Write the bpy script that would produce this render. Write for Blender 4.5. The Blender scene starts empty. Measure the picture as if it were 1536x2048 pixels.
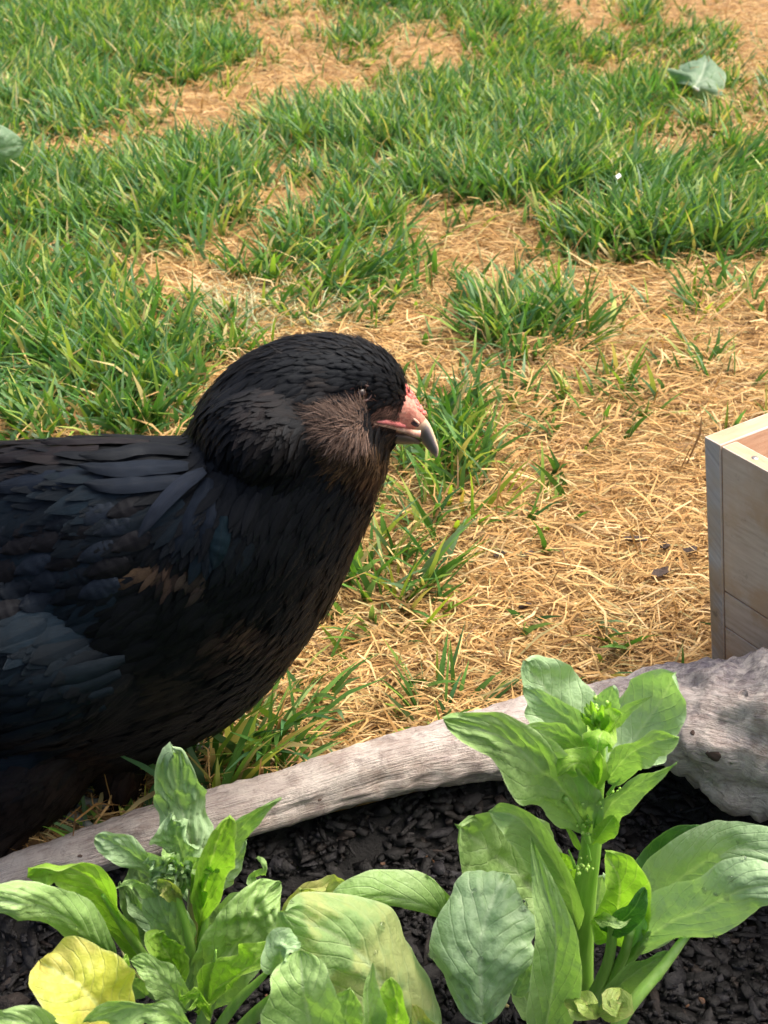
import bpy, bmesh, math, random
import numpy as np
from mathutils import Vector, noise
from mathutils.bvhtree import BVHTree

random.seed(4)
rng = np.random.default_rng(7)
scene = bpy.context.scene
COL = scene.collection
FPX, CX, CY = 2600.0, 768.0, 1024.0
PITCH = math.radians(32)
O = Vector((0, 0, .5))
F = Vector((0, math.cos(PITCH), -math.sin(PITCH)))
U = Vector((0, math.sin(PITCH), math.cos(PITCH)))
R = Vector((1, 0, 0))

# ------------------------------------------------------------------ camera, sky, sun, exposure
cam_d = bpy.data.cameras.new('camera')
cam = bpy.data.objects.new('camera', cam_d)
COL.objects.link(cam)
cam.location = O
cam.rotation_euler = (math.pi / 2 - PITCH, 0, 0)
cam_d.sensor_fit = 'HORIZONTAL'
cam_d.sensor_width = 36
cam_d.lens = 36 * FPX / 1536
cam_d.clip_start = .01
cam_d.clip_end = 400
cam_d.dof.use_dof = True
cam_d.dof.focus_distance = .66
cam_d.dof.aperture_fstop = 36
scene.camera = cam

SUN_EL, SUN_AZ = math.radians(62), math.radians(74)      # azimuth from +Y towards +X
world = bpy.data.worlds.new('World')
scene.world = world
world.use_nodes = True
wn = world.node_tree
bg = wn.nodes['Background']
sky = wn.nodes.new('ShaderNodeTexSky')
sky.sky_type = 'NISHITA'
sky.sun_disc = False
sky.sun_elevation = SUN_EL
sky.sun_rotation = SUN_AZ
sky.air_density = .7
sky.dust_density = 9.0
sky.ozone_density = .3
wn.links.new(sky.outputs[0], bg.inputs[0])
bg.inputs[1].default_value = .15
sun_d = bpy.data.lights.new('sun', 'SUN')
sun_d.energy = 1.5
sun_d.angle = math.radians(44)
sun_d.color = (1, .95, .86)
sun = bpy.data.objects.new('sun', sun_d)
COL.objects.link(sun)
sdir = Vector((math.sin(SUN_AZ) * math.cos(SUN_EL), math.cos(SUN_AZ) * math.cos(SUN_EL), math.sin(SUN_EL)))
sun.rotation_euler = sdir.to_track_quat('Z', 'Y').to_euler()
sun.location = sdir * 5
scene.view_settings.view_transform = 'Standard'
scene.view_settings.look = 'None'
scene.view_settings.gamma = 1
scene.view_settings.exposure = 1.15
scene.cycles.max_bounces = 8
scene.cycles.transparent_max_bounces = 8

# ------------------------------------------------------------------ helpers
def ray(px, py):
    return F + R * ((px - CX) / FPX) - U * ((py - CY) / FPX)
def PD(px, py, d):
    return O + ray(px, py) * d
def PY(px, py, Y):
    r = ray(px, py)
    return O + r * (Y / r.y)
def PZ(px, py, z):
    r = ray(px, py)
    return O + r * ((z - O.z) / r.z)
def tag(o, label=None, cat=None, group=None, kind=None):
    for k, v in (('label', label), ('category', cat), ('group', group), ('kind', kind)):
        if v: o[k] = v
    return o
def empty(name, loc):
    o = bpy.data.objects.new(name, None)
    o.location = loc
    o.empty_display_size = .02
    COL.objects.link(o)
    return o
def link(name, me, parent=None, mat=None, smooth=True):
    if mat: me.materials.append(mat)
    if smooth and len(me.polygons):
        me.polygons.foreach_set('use_smooth', np.ones(len(me.polygons), dtype=bool))
    o = bpy.data.objects.new(name, me)
    COL.objects.link(o)
    if parent:
        o.parent = parent
        o.matrix_parent_inverse = parent.matrix_basis.inverted()
    return o
def np_mesh(name, verts, faces_list, col=None, uv=None):
    """verts (n,3); faces_list: list of int arrays (m,k); col (n,3); uv (n,2) per vertex"""
    me = bpy.data.meshes.new(name)
    verts = np.asarray(verts, dtype=np.float32)
    me.vertices.add(len(verts))
    me.vertices.foreach_set('co', verts.ravel())
    loops = np.concatenate([f.ravel() for f in faces_list]).astype(np.int32)
    sizes = np.concatenate([np.full(len(f), f.shape[1], dtype=np.int32) for f in faces_list])
    starts = np.concatenate([[0], np.cumsum(sizes)[:-1]]).astype(np.int32)
    me.loops.add(len(loops))
    me.loops.foreach_set('vertex_index', loops)
    me.polygons.add(len(sizes))
    me.polygons.foreach_set('loop_start', starts)
    if uv is not None:
        l = me.uv_layers.new(name='UVMap')
        l.data.foreach_set('uv', np.asarray(uv, dtype=np.float32)[loops].ravel())
    me.update(calc_edges=True)
    if col is not None:
        a = me.color_attributes.new('Col', 'FLOAT_COLOR', 'POINT')
        c = np.ones((len(verts), 4), dtype=np.float32)
        c[:, :3] = col
        a.data.foreach_set('color', c.ravel())
    return me
def catmull(pts, n):
    pts = [Vector(p) for p in pts]
    if len(pts) == 2: pts = [pts[0], pts[0].lerp(pts[1], .5), pts[1]]
    p = [pts[0] * 2 - pts[1]] + pts + [pts[-1] * 2 - pts[-2]]
    out, m = [], len(pts) - 1
    for i in range(n):
        t = i / (n - 1) * m
        k = min(int(t), m - 1); f = t - k
        a, b, c, d = p[k:k + 4]
        out.append(.5 * ((2 * b) + (c - a) * f + (2 * a - 5 * b + 4 * c - d) * f * f + (3 * b - a - 3 * c + d) * f ** 3))
    return out

class NT:
    """small node-tree writer"""
    def __init__(s, name):
        s.m = bpy.data.materials.new(name)
        s.m.use_nodes = True
        s.t = s.m.node_tree
        s.b = s.t.nodes['Principled BSDF']
        s.out = s.t.nodes['Material Output']
    def n(s, typ, **kw):
        nd = s.t.nodes.new('ShaderNode' + typ)
        for k, v in kw.items():
            if k in ('ins',):
                for a, b in v.items(): nd.inputs[a].default_value = b
            else: setattr(nd, k, v)
        return nd
    def l(s, a, b): s.t.links.new(a, b)
    def coord(s, which='Object', scale=(1, 1, 1)):
        tc = s.n('TexCoord'); mp = s.n('Mapping')
        mp.inputs['Scale'].default_value = scale
        s.l(tc.outputs[which], mp.inputs[0])
        return mp.outputs[0]
    def noise(s, vec, scale, detail=4, rough=.55):
        nd = s.n('TexNoise')
        nd.inputs['Scale'].default_value = scale; nd.inputs['Detail'].default_value = detail
        nd.inputs['Roughness'].default_value = rough
        s.l(vec, nd.inputs['Vector'])
        return nd.outputs[0]
    def ramp(s, fac, stops):
        nd = s.n('ValToRGB')
        el = nd.color_ramp.elements
        while len(el) < len(stops): el.new(.5)
        for e, (p, c) in zip(el, stops):
            e.position = p; e.color = (*c, 1) if len(c) == 3 else c
        s.l(fac, nd.inputs[0])
        return nd.outputs[0]
    def mix(s, fac, a, b, mode='MIX'):
        nd = s.n('Mix', data_type='RGBA', blend_type=mode)
        for sock, v in ((nd.inputs[0], fac), (nd.inputs[6], a), (nd.inputs[7], b)):
            if isinstance(v, (int, float)): sock.default_value = v
            elif isinstance(v, tuple): sock.default_value = (*v, 1)
            else: s.l(v, sock)
        return nd.outputs[2]
    def math(s, op, a, b=None, c=None):
        nd = s.n('Math', operation=op)
        for i, v in enumerate((a, b, c)):
            if v is None: continue
            if isinstance(v, (int, float)): nd.inputs[i].default_value = v
            else: s.l(v, nd.inputs[i])
        return nd.outputs[0]
    def bump(s, h, strength, dist):
        nd = s.n('Bump')
        nd.inputs['Strength'].default_value = strength; nd.inputs['Distance'].default_value = dist
        s.l(h, nd.inputs['Height'])
        s.l(nd.outputs[0], s.b.inputs['Normal'])
        return nd.outputs[0]
    def vcol(s):
        nd = s.n('VertexColor'); nd.layer_name = 'Col'
        return nd.outputs[0]
    def set(s, **kw):
        for k, v in kw.items():
            s.b.inputs[k.replace('_', ' ')].default_value = v
    def transl(s, colour, fac, normal=None):
        tr = s.n('BsdfTranslucent'); mx = s.n('MixShader')
        s.l(colour, tr.inputs[0])
        if normal: s.l(normal, tr.inputs[1])
        mx.inputs[0].default_value = fac
        s.l(s.b.outputs[0], mx.inputs[1]); s.l(tr.outputs[0], mx.inputs[2])
        s.l(mx.outputs[0], s.out.inputs[0])

# ------------------------------------------------------------------ materials
def mat_blade(name, rough, tr, tint):
    k = NT(name); c = k.vcol()
    k.l(c, k.b.inputs['Base Color'])
    k.set(Roughness=rough)
    k.b.inputs['Specular IOR Level'].default_value = .35
    k.transl(k.mix(1.0, c, tint, 'MULTIPLY'), tr)
    return k.m
M_grass = mat_blade('green_grass', .42, .38, (1.15, 1.25, .5))
M_straw = mat_blade('dry_grass', .7, .18, (1.0, .85, .6))

def mat_lawn():
    k = NT('thatch_ground'); v = k.coord()
    a = k.noise(v, 9, 5); b = k.noise(v, 160, 6, .7)
    c = k.ramp(b, [(.3, (.08, .045, .018)), (.5, (.25, .145, .055)), (.75, (.44, .28, .11))])
    g = k.ramp(b, [(.3, (.03, .045, .015)), (.7, (.12, .17, .05))])
    far = k.n('SeparateXYZ'); k.l(v, far.inputs[0])
    dist = k.math('SUBTRACT', far.outputs[1], 3.0)
    f = k.math('ADD', k.ramp(a, [(.42, (0, 0, 0)), (.6, (.6, .6, .6))]), 0.0)
    dn = k.math('MULTIPLY', k.n('Clamp').outputs[0], 1)
    cl = k.n('Clamp'); k.l(dist, cl.inputs[0])
    f = k.math('MULTIPLY', f, k.math('MULTIPLY', cl.outputs[0], 1.5))
    k.l(k.mix(f, c, g), k.b.inputs['Base Color'])
    k.set(Roughness=.95)
    k.bump(b, .8, .004)
    return k.m
def mat_mulch_soil():
    k = NT('dark_soil'); v = k.coord()
    b = k.noise(v, 120, 8, .7)
    k.l(k.ramp(b, [(.3, (.002, .002, .002)), (.7, (.007, .006, .006))]), k.b.inputs['Base Color'])
    k.set(Roughness=.9); k.bump(b, 1, .004)
    return k.m
def mat_chip():
    k = NT('black_mulch_chip'); v = k.coord('Object', (1, 1, 1)); c = k.vcol()
    b = k.noise(v, 400, 5, .7)
    k.l(k.mix(1.0, c, k.ramp(b, [(.3, (.45, .45, .45)), (.7, (1.4, 1.35, 1.35))]), 'MULTIPLY'), k.b.inputs['Base Color'])
    k.set(Roughness=.55); k.b.inputs['Specular IOR Level'].default_value = .28
    k.bump(b, .8, .0015)
    return k.m
def mat_driftwood():
    k = NT('driftwood')
    uv = k.coord('UV', (1, 1, 1))
    st = k.coord('UV', (7.0, 14, 1)); v = k.coord('Object')
    grain = k.noise(st, 6, 8, .65); big = k.noise(v, 22, 5, .6); fine = k.noise(v, 260, 6, .7)
    base = k.ramp(grain, [(.22, (.24, .185, .16)), (.42, (.42, .35, .315)), (.60, (.56, .49, .45)), (.8, (.68, .63, .60))])
    base = k.mix(k.ramp(big, [(.42, (0, 0, 0)), (.66, (.7, .7, .7))]), base, (.33, .255, .20))
    # dark bark flecks that run along the grain
    fl = k.noise(k.coord('UV', (5, 16, 1)), 9, 5, .7)
    base = k.mix(k.ramp(fl, [(.60, (0, 0, 0)), (.66, (.8, .8, .8))]), base, (.11, .085, .085))
    # purple-grey bark left on the crest of the thick end
    sx = k.n('SeparateXYZ'); k.l(uv, sx.inputs[0])
    thick = k.ramp(sx.outputs[0], [(.55, (0, 0, 0)), (.74, (1, 1, 1))])
    crest = k.ramp(k.math('ADD', sx.outputs[1], k.math('MULTIPLY', big, .10)), [(.20, (0, 0, 0)), (.27, (1, 1, 1)), (.395, (1, 1, 1)), (.46, (0, 0, 0))])
    f = k.mix(1.0, thick, crest, 'MULTIPLY')
    bark = k.ramp(grain, [(.3, (.075, .065, .075)), (.5, (.19, .165, .185)), (.7, (.30, .27, .29))])
    base = k.mix(k.math('MULTIPLY', f, 1.0) if False else f, base, bark)
    # pores
    vo = k.n('TexVoronoi'); vo.inputs['Scale'].default_value = 95; k.l(v, vo.inputs['Vector'])
    sel = k.ramp(vo.outputs['Color'], [(.80, (0, 0, 0)), (.82, (1, 1, 1))])
    hole = k.ramp(vo.outputs['Distance'], [(.16, (1, 1, 1)), (.27, (0, 0, 0))])
    pore = k.mix(1.0, sel, hole, 'MULTIPLY')
    base = k.mix(pore, base, (.09, .06, .055))
    wet = k.noise(v, 55, 6, .7)
    base = k.mix(k.ramp(wet, [(.44, (0, 0, 0)), (.60, (.8, .8, .8))]), base, (.66, .60, .54))
    wet2 = k.noise(k.coord('Object', (1.0, 1.3, 1)), 85, 6, .75)
    base = k.mix(k.ramp(wet2, [(.54, (0, 0, 0)), (.66, (.65, .65, .65))]), base, (.20, .155, .14))
    vo2 = k.n('TexVoronoi', feature='DISTANCE_TO_EDGE'); vo2.inputs['Scale'].default_value = 5.0; k.l(k.coord('UV', (9, 3.2, 1)), vo2.inputs['Vector'])
    crack = k.ramp(k.math('ADD', vo2.outputs[0], k.math('MULTIPLY', grain, .06)), [(.035, (1, 1, 1)), (.06, (0, 0, 0))])
    base = k.mix(k.math('MULTIPLY', crack, .20), base, (.10, .075, .065))
    k.l(base, k.b.inputs['Base Color'])
    k.set(Roughness=.85)
    h = k.math('ADD', k.math('MULTIPLY', grain, .8), k.math('MULTIPLY', fine, .45))
    h = k.math('SUBTRACT', h, k.math('MULTIPLY', pore, .6))
    k.bump(h, 1.0, .0042)
    return k.m
def mat_crate(name, cols, scale, spots=True):
    k = NT(name); st = k.coord('UV', scale); v = k.coord('Object')
    g = k.noise(st, 5, 8, .6); big = k.noise(v, 30, 5); fine = k.noise(v, 500, 4)
    c = k.ramp(g, [(.28, cols[0]), (.5, cols[1]), (.72, cols[2])])
    c = k.mix(k.ramp(big, [(.46, (0, 0, 0)), (.58, (.85, .85, .85))]), c, cols[3])
    spt = k.noise(v, 95, 6, .7)
    c = k.mix(k.ramp(spt, [(.60, (0, 0, 0)), (.70, (.55, .55, .55))]), c, tuple(x * .35 for x in cols[0]))
    c = k.mix(k.ramp(k.noise(v, 14, 3), [(.4, (0, 0, 0)), (.6, (.35, .35, .35))]), c, tuple(x * 1.15 for x in cols[2]))
    k.l(c, k.b.inputs['Base Color'])
    k.set(Roughness=.8)
    k.bump(k.math('ADD', g, k.math('MULTIPLY', fine, .3)), .35, .001)
    return k.m

def mat_leaf(name, top, dark, vein, yellow=None, bright=1.0, tr=.42, ymask=None, spec=.4):
    k = NT(name)
    tc = k.n('TexCoord'); sx = k.n('SeparateXYZ'); k.l(tc.outputs['UV'], sx.inputs[0])
    u, v = sx.outputs[0], sx.outputs[1]
    obj = k.coord('Object')
    w = k.noise(obj, 45, 3)
    av = k.math('ABSOLUTE', k.math('SUBTRACT', v, .5))
    # side veins: stripes that leave the midrib at a slant
    ph = k.math('SUBTRACT', k.math('MULTIPLY', u, 7.5), k.math('MULTIPLY', av, 6.0))
    ph = k.math('ADD', ph, k.math('MULTIPLY', w, .9))
    tri = k.math('ABSOLUTE', k.math('SUBTRACT', k.math('FRACT', ph), .5))
    sv = k.ramp(tri, [(.0, (1, 1, 1)), (.10, (0, 0, 0))])
    mid = k.ramp(av, [(.008, (1, 1, 1)), (.035, (0, 0, 0))])
    vo = k.n('TexVoronoi', feature='DISTANCE_TO_EDGE'); vo.inputs['Scale'].default_value = 210; k.l(obj, vo.inputs['Vector'])
    net = k.ramp(vo.outputs[0], [(.0, (1, 1, 1)), (.09, (0, 0, 0))])
    n1 = k.noise(obj, 70, 5)
    c = k.mix(k.ramp(n1, [(.35, (0, 0, 0)), (.65, (1, 1, 1))]), dark, top)
    if yellow:
        yn = k.noise(obj, 26 if ymask is None else ymask, 4, .6)
        c = k.mix(k.ramp(yn, [(.46, (0, 0, 0)), (.56, (.9, .9, .9))]), c, yellow)
    c = k.mix(k.math('MULTIPLY', net, .07), c, vein)
    c = k.mix(k.math('MULTIPLY', sv, .34), c, vein)
    c = k.mix(k.math('MULTIPLY', mid, .75), c, vein)
    edge = k.ramp(av, [(.465, (0, 0, 0)), (.497, (.6, .6, .6))])
    c = k.mix(edge, c, vein)
    k.l(c, k.b.inputs['Base Color'])
    k.set(Roughness=.46)
    k.b.inputs['Specular IOR Level'].default_value = spec
    puck = k.noise(obj, 130, 3)
    h = k.math('ADD', k.math('MULTIPLY', puck, 1.3), k.math('MULTIPLY', net, -.05))
    h = k.math('ADD', h, k.math('MULTIPLY', sv, -.22))
    nb = k.bump(h, .55, .0022)
    t = k.mix(1.0, c, (1.12, 1.35, .45), 'MULTIPLY')
    k.transl(t, tr, nb)
    return k.m
LT = {
 'top':    mat_leaf('leaf_blue_green', (.33, .48, .26), (.265, .42, .20), (.43, .57, .34), spec=.5, tr=.30),
 'mid':    mat_leaf('leaf_green', (.31, .47, .17), (.245, .405, .12), (.42, .56, .28), tr=.34),
 'bright': mat_leaf('leaf_lime', (.30, .50, .07), (.23, .42, .05), (.44, .58, .20), tr=.46),
 'dark':   mat_leaf('leaf_shadowed_green', (.07, .19, .04), (.04, .13, .025), (.17, .32, .10)),  # dark green with the shadow on the inner leaves painted in
 'yellow': mat_leaf('leaf_yellowed', (.52, .54, .07), (.45, .52, .08), (.56, .62, .22), yellow=(.58, .54, .14)),
 'blotch': mat_leaf('leaf_blotched', (.31, .46, .19), (.26, .40, .15), (.44, .56, .29), yellow=(.44, .50, .20), ymask=26),
 'edged':  mat_leaf('leaf_fading', (.34, .44, .12), (.28, .40, .09), (.52, .50, .20), yellow=(.46, .46, .16)),
}
def mat_stem(name, a, b):
    k = NT(name); st = k.coord('Object', (1, 1, .15)); g = k.noise(st, 260, 4)
    c = k.ramp(g, [(.3, a), (.7, b)])
    k.l(c, k.b.inputs['Base Color']); k.set(Roughness=.38)
    k.b.inputs['Subsurface Weight'].default_value = .25
    k.b.inputs['Subsurface Radius'].default_value = (.3, .6, .1)
    k.b.inputs['Subsurface Scale'].default_value = .004
    k.bump(g, .4, .0012)
    return k.m
M_stem = mat_stem('stem_green', (.14, .32, .03), (.26, .45, .08))
M_petiole = mat_stem('petiole_green', (.18, .38, .05), (.32, .50, .13))
M_redstem = mat_stem('stem_reddish', (.20, .24, .06), (.30, .26, .12))
M_bud = mat_stem('bud_green', (.22, .40, .06), (.34, .50, .12))
def mat_drop():
    k = NT('water_drop'); k.set(Base_Color=(1, 1, 1, 1), Roughness=.02)
    k.b.inputs['Transmission Weight'].default_value = 1; k.b.inputs['IOR'].default_value = 1.33
    return k.m
M_drop = mat_drop()

# ------------------------------------------------------------------ lawn ground and mulch bed
def fbm(x, y, s, seed=0):
    """cheap smooth value noise on numpy arrays, 0..1"""
    tot = np.zeros_like(x); amp = 1; nrm = 0
    for o in range(3):
        X, Y = x * s * 2 ** o + seed * 7.1 + o * 3.3, y * s * 2 ** o + seed * 3.7 + o * 9.1
        xi, yi = np.floor(X).astype(int), np.floor(Y).astype(int)
        fx, fy = X - xi, Y - yi
        fx, fy = fx * fx * (3 - 2 * fx), fy * fy * (3 - 2 * fy)
        h = lambda a, b: ((np.sin(a * 127.1 + b * 311.7 + seed * 13.7) * 43758.5453) % 1)
        v = (h(xi, yi) * (1 - fx) + h(xi + 1, yi) * fx) * (1 - fy) + (h(xi, yi + 1) * (1 - fx) + h(xi + 1, yi + 1) * fx) * fy
        tot += v * amp; nrm += amp; amp *= .5
    return tot / nrm
LOG = [(-420, 1880, .47, 40), (-200, 1835, .462, 42), (0, 1757, .462, 44), (200, 1696, .470, 52), (400, 1642, .482, 55), (600, 1588, .498, 57), (800, 1526, .516, 62),
       (960, 1492, .532, 72), (1120, 1463, .545, 80), (1240, 1445, .548, 86), (1350, 1430, .542, 100), (1450, 1440, .520, 138), (1560, 1462, .50, 172),
       (1720, 1500, .485, 190), (1950, 1560, .47, 195)]
log_c = [PY(a, b, c) for a, b, c, d in LOG]
def log_edge(x):
    """world Y of the log's axis at world x"""
    xs = np.array([p.x for p in log_c]); ys = np.array([p.y for p in log_c])
    return np.interp(x, xs, ys)
def lawn_z(x, y):
    return (fbm(x, y, 3.2, 1) - .5) * .018 * np.clip((y - .5) * 2, 0, 1)
def lawn_mesh():
    xs = np.concatenate([[-60, -20, -6, -3], np.linspace(-1.8, 1.8, 110), [3, 6, 20, 60]])
    ts = np.concatenate([np.linspace(0, 1, 130) ** 1.35 * 3.2, [4.5, 7, 14, 40, 120]])
    X, T = np.meshgrid(xs, ts)
    Y = log_edge(X) + T - .004
    Z = lawn_z(X, Y)
    v = np.stack([X, Y, Z], -1).reshape(-1, 3)
    n, m = len(xs), len(ts)
    i = (np.arange(m - 1)[:, None] * n + np.arange(n - 1)[None]).ravel()
    return np_mesh('lawn', v, [np.stack([i, i + 1, i + 1 + n, i + n], 1)])
lawn = link('lawn', lawn_mesh(), None, mat_lawn()); tag(lawn, kind='structure')
def bed_z(x, y):
    d = log_edge(x) - y
    base = -.020 - .012 * np.clip(d / .12, 0, 1)
    bank = np.clip((d + .001) / .030, 0, 1)
    return (-.004) * (1 - bank) + (base + (fbm(x, y, 22, 3) - .5) * .012) * bank
def bed_mesh():
    xs = np.linspace(-1.6, 1.6, 220); ts = np.concatenate([np.linspace(0, .55, 110), [.7, 1, 1.6]])
    X, T = np.meshgrid(xs, ts); Y = log_edge(X) - T
    v = np.stack([X, Y, bed_z(X, Y)], -1).reshape(-1, 3)
    n, m = len(xs), len(ts)
    i = (np.arange(m - 1)[:, None] * n + np.arange(n - 1)[None]).ravel()
    return np_mesh('mulch_bed', v, [np.stack([i, i + n, i + 1 + n, i + 1], 1)])
bed = link('mulch_bed', bed_mesh(), None, mat_mulch_soil()); tag(bed, kind='structure')

# mulch chips
def chips(n, lo, hi, colf, name, area, zoff=.001):
    V, Fc, C = [], [], []
    x = rng.uniform(area[0], area[1], n); y = log_edge(x) - rng.uniform(area[2], area[3], n)
    z = bed_z(x, y)
    for i in range(n):
        L = lo + (hi - lo) * rng.random() ** 2.2 * (1 if rng.random() > .06 else 1.6); W = min(L * rng.uniform(.14, .75), .008); T = rng.uniform(.0004, .0012)
        ang = rng.normal(0, .9); pit = rng.normal(0, .25); rol = rng.normal(0, .38)
        ca, sa = math.cos(ang), math.sin(ang)
        a = np.array([ca, sa, math.sin(pit)]); b = np.array([-sa, ca, math.sin(rol)])
        c = np.cross(a, b); c /= np.linalg.norm(c)
        out = []
        k = 6
        for j in range(k):
            th = j / k * 2 * math.pi + rng.uniform(-.42, .42)
            rr = rng.uniform(.6, 1.2)
            out.append(a * math.cos(th) * L / 2 * rr + b * math.sin(th) * W / 2 * rr)
        p0 = np.array([x[i], y[i], z[i] + zoff + rng.uniform(0, .004)])
        o = len(V)
        for q in out: V.append(p0 + q + c * T)
        for q in out: V.append(p0 + q * 1.02 - c * T)
        Fc.append((o, 12)); C += [colf()] * 12
    V = np.array(V); o = np.arange(n)[:, None] * 12
    top = o + np.arange(6)[None]
    sides = np.concatenate([np.stack([o[:, 0] + 6 + j, o[:, 0] + 6 + (j + 1) % 6, o[:, 0] + (j + 1) % 6, o[:, 0] + j], 1) for j in range(6)])
    me = np_mesh(name, V, [top, sides], np.array(C))
    return me
def chipcol():
    r = rng.random(); g = rng.uniform(.002, .012)
    if r < .10: return (g * 2.0, g * 1.5, g * 1.25)
    if r < .35: return (g * 1.5, g * 1.5, g * 1.75)
    return (g, g * .94, g * .98)
mulch = link('mulch', chips(26000, .003, .021, chipcol, 'mulch', (-.62, .72, .002, .34)), None, mat_chip(), smooth=False)
tag(mulch, kind='stuff')
M_chip0 = mulch.data.materials[0]
def fleckcol():
    return [(.32, .28, .12), (.22, .22, .18), (.12, .06, .03), (.09, .05, .03), (.05, .035, .03)][rng.integers(5)]
crumbs = link('mulch_crumbs', chips(14000, .001, .005, chipcol, 'mulch_crumbs', (-.5, .6, .002, .30), .003), None, M_chip0, smooth=False)
tag(crumbs, kind='stuff')
fleck = link('plant_litter', chips(150, .0015, .006, fleckcol, 'plant_litter', (-.3, .4, .02, .26), .005), None, mat_chip(), smooth=False)
tag(fleck, kind='stuff')

# ------------------------------------------------------------------ grass
def project(P):
    r = P - np.array(O)
    zc = r @ np.array(F); 
    return CX + FPX * (r @ np.array(R)) / zc, CY - FPX * (r @ np.array(U)) / zc
# patches of living grass as seen in the lawn: x0, y0, x1, y1, weight
GREEN = [(-500, -300, 520, 150, 1), (150, 60, 560, 165, .9), (-300, 100, 240, 260, .9), (-40, 150, 300, 262, .8), (620, -100, 1090, 60, .9), (640, 40, 780, 110, .6),
         (900, 20, 1160, 130, .85), (1240, -60, 1310, 75, 1), (960, 60, 1400, 125, .75), (1280, 40, 1480, 150, .6), (700, 130, 1420, 260, .95), (930, 100, 1130, 180, .6),
         (-300, 300, 520, 490, 1.0), (230, 270, 530, 400, 1), (470, 195, 1340, 330, .95), (560, 300, 1536, 420, .9), (560, 380, 850, 500, .75), (1360, 270, 1900, 420, .8),
         (1060, 390, 1900, 540, .9), (-300, 480, 270, 900, .9), (120, 560, 420, 900, .9), (300, 620, 560, 760, .45), (470, 470, 740, 610, .8), (720, 480, 900, 600, .6),
         (900, 560, 1190, 700, .9), (820, 700, 1000, 940, .6), (770, 850, 1000, 1030, .6), (650, 1060, 830, 1240, .45), (380, 560, 700, 640, .4), (1330, 560, 1450, 640, .5),
         (1130, 730, 1310, 830, .30), (1070, 900, 1190, 1040, .16), (380, 1400, 640, 1600, .75), (150, 1560, 330, 1760, .7), (1480, 130, 1700, 240, .6), (850, 1000, 1100, 1060, .2)]
GREEN2 = [(-400, -300, 1500, 560, .36), (-300, 60, 330, 330, .7), (480, 60, 760, 240, .45), (520, 240, 760, 520, .6), (-200, 380, 520, 640, .7), (1000, 60, 1536, 300, .55), (400, 480, 1000, 640, .35), (700, 640, 1130, 900, .22), (1150, 540, 1700, 640, .22), (560, 900, 900, 1300, .18), (380, 1300, 700, 1560, .35)]
BARE = [(500, 55, 620, 215), (560, 110, 760, 200), (300, 160, 560, 240), (780, 60, 930, 150), (40, 265, 220, 320), (330, 200, 490, 280), (515, 335, 605, 430), (265, 505, 510, 585),
        (835, 430, 1055, 530), (1100, 0, 1225, 45), (1310, 0, 1540, 40), (1430, 165, 1560, 190), (1355, 260, 1470, 300), (1130, 110, 1260, 165), (930, 540, 1330, 575), (690, 610, 900, 690)]
def soft(px, py, b, s):
    x0, y0, x1, y1 = b[:4]
    cx, cy, rx, ry = (x0 + x1) / 2, (y0 + y1) / 2, (x1 - x0) / 2, (y1 - y0) / 2
    d = (np.abs((px - cx) / rx) ** 2.6 + np.abs((py - cy) / ry) ** 2.6)
    return np.clip((1.15 - d) / s, 0, 1)
def green_density(P):
    px, py = project(P)
    wob = (fbm(P[:, 0], P[:, 1], 22, 5) - .5)*1.5
    wob2 = (fbm(P[:, 0], P[:, 1], 22, 6) - .5)*1.6
    persp = np.clip((py + 400) / 900, .35, 2)
    px = px + wob * 90 * persp; py = py + wob2 * 60 * persp
    g = np.zeros(len(P))
    for b in GREEN + [q[:4] + (q[4] * .66,) for q in GREEN2]:
        hh = 34 + .075 * max(b[3], 0)
        bb = (b[0], b[1] + hh * .5, b[2], max(b[3] + 4, b[1] + hh))
        g = np.maximum(g, soft(px, py, bb, .8) * b[4])
    for b in BARE:
        bb = (b[0], b[1] + 18, b[2], b[3] + 26)
        g *= 1 - .82 * soft(px, py, bb, 1.0)
    out = (px < -250) | (px > 1790)
    g = np.where(out, np.clip((fbm(P[:, 0], P[:, 1], 2.5, 9) - .42) * 5, 0, 1), g)
    return g
def crate_clear(P):
    return ~(((P[:, 0] - .196) * .555 - (P[:, 1] - .60) * .832 > 0) & ((P[:, 0] - .196) * .832 + (P[:, 1] - .60) * .555 > .004) & (P[:, 0] < .60) & False)
def sample_lawn(n, ymax=3.3, near=1.0):
    """denser near the camera, uniform within the seen wedge plus margins"""
    y = .46 + (ymax - .46) * rng.random(n) ** near
    x = rng.uniform(-1, 1, n) * (.34 + .40 * y)
    k = (y > log_edge(x) + .012)
    x, y = x[k], y[k]
    P = np.stack([x, y, lawn_z(x, y)], 1)
    return P[crate_clear(P)]
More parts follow.
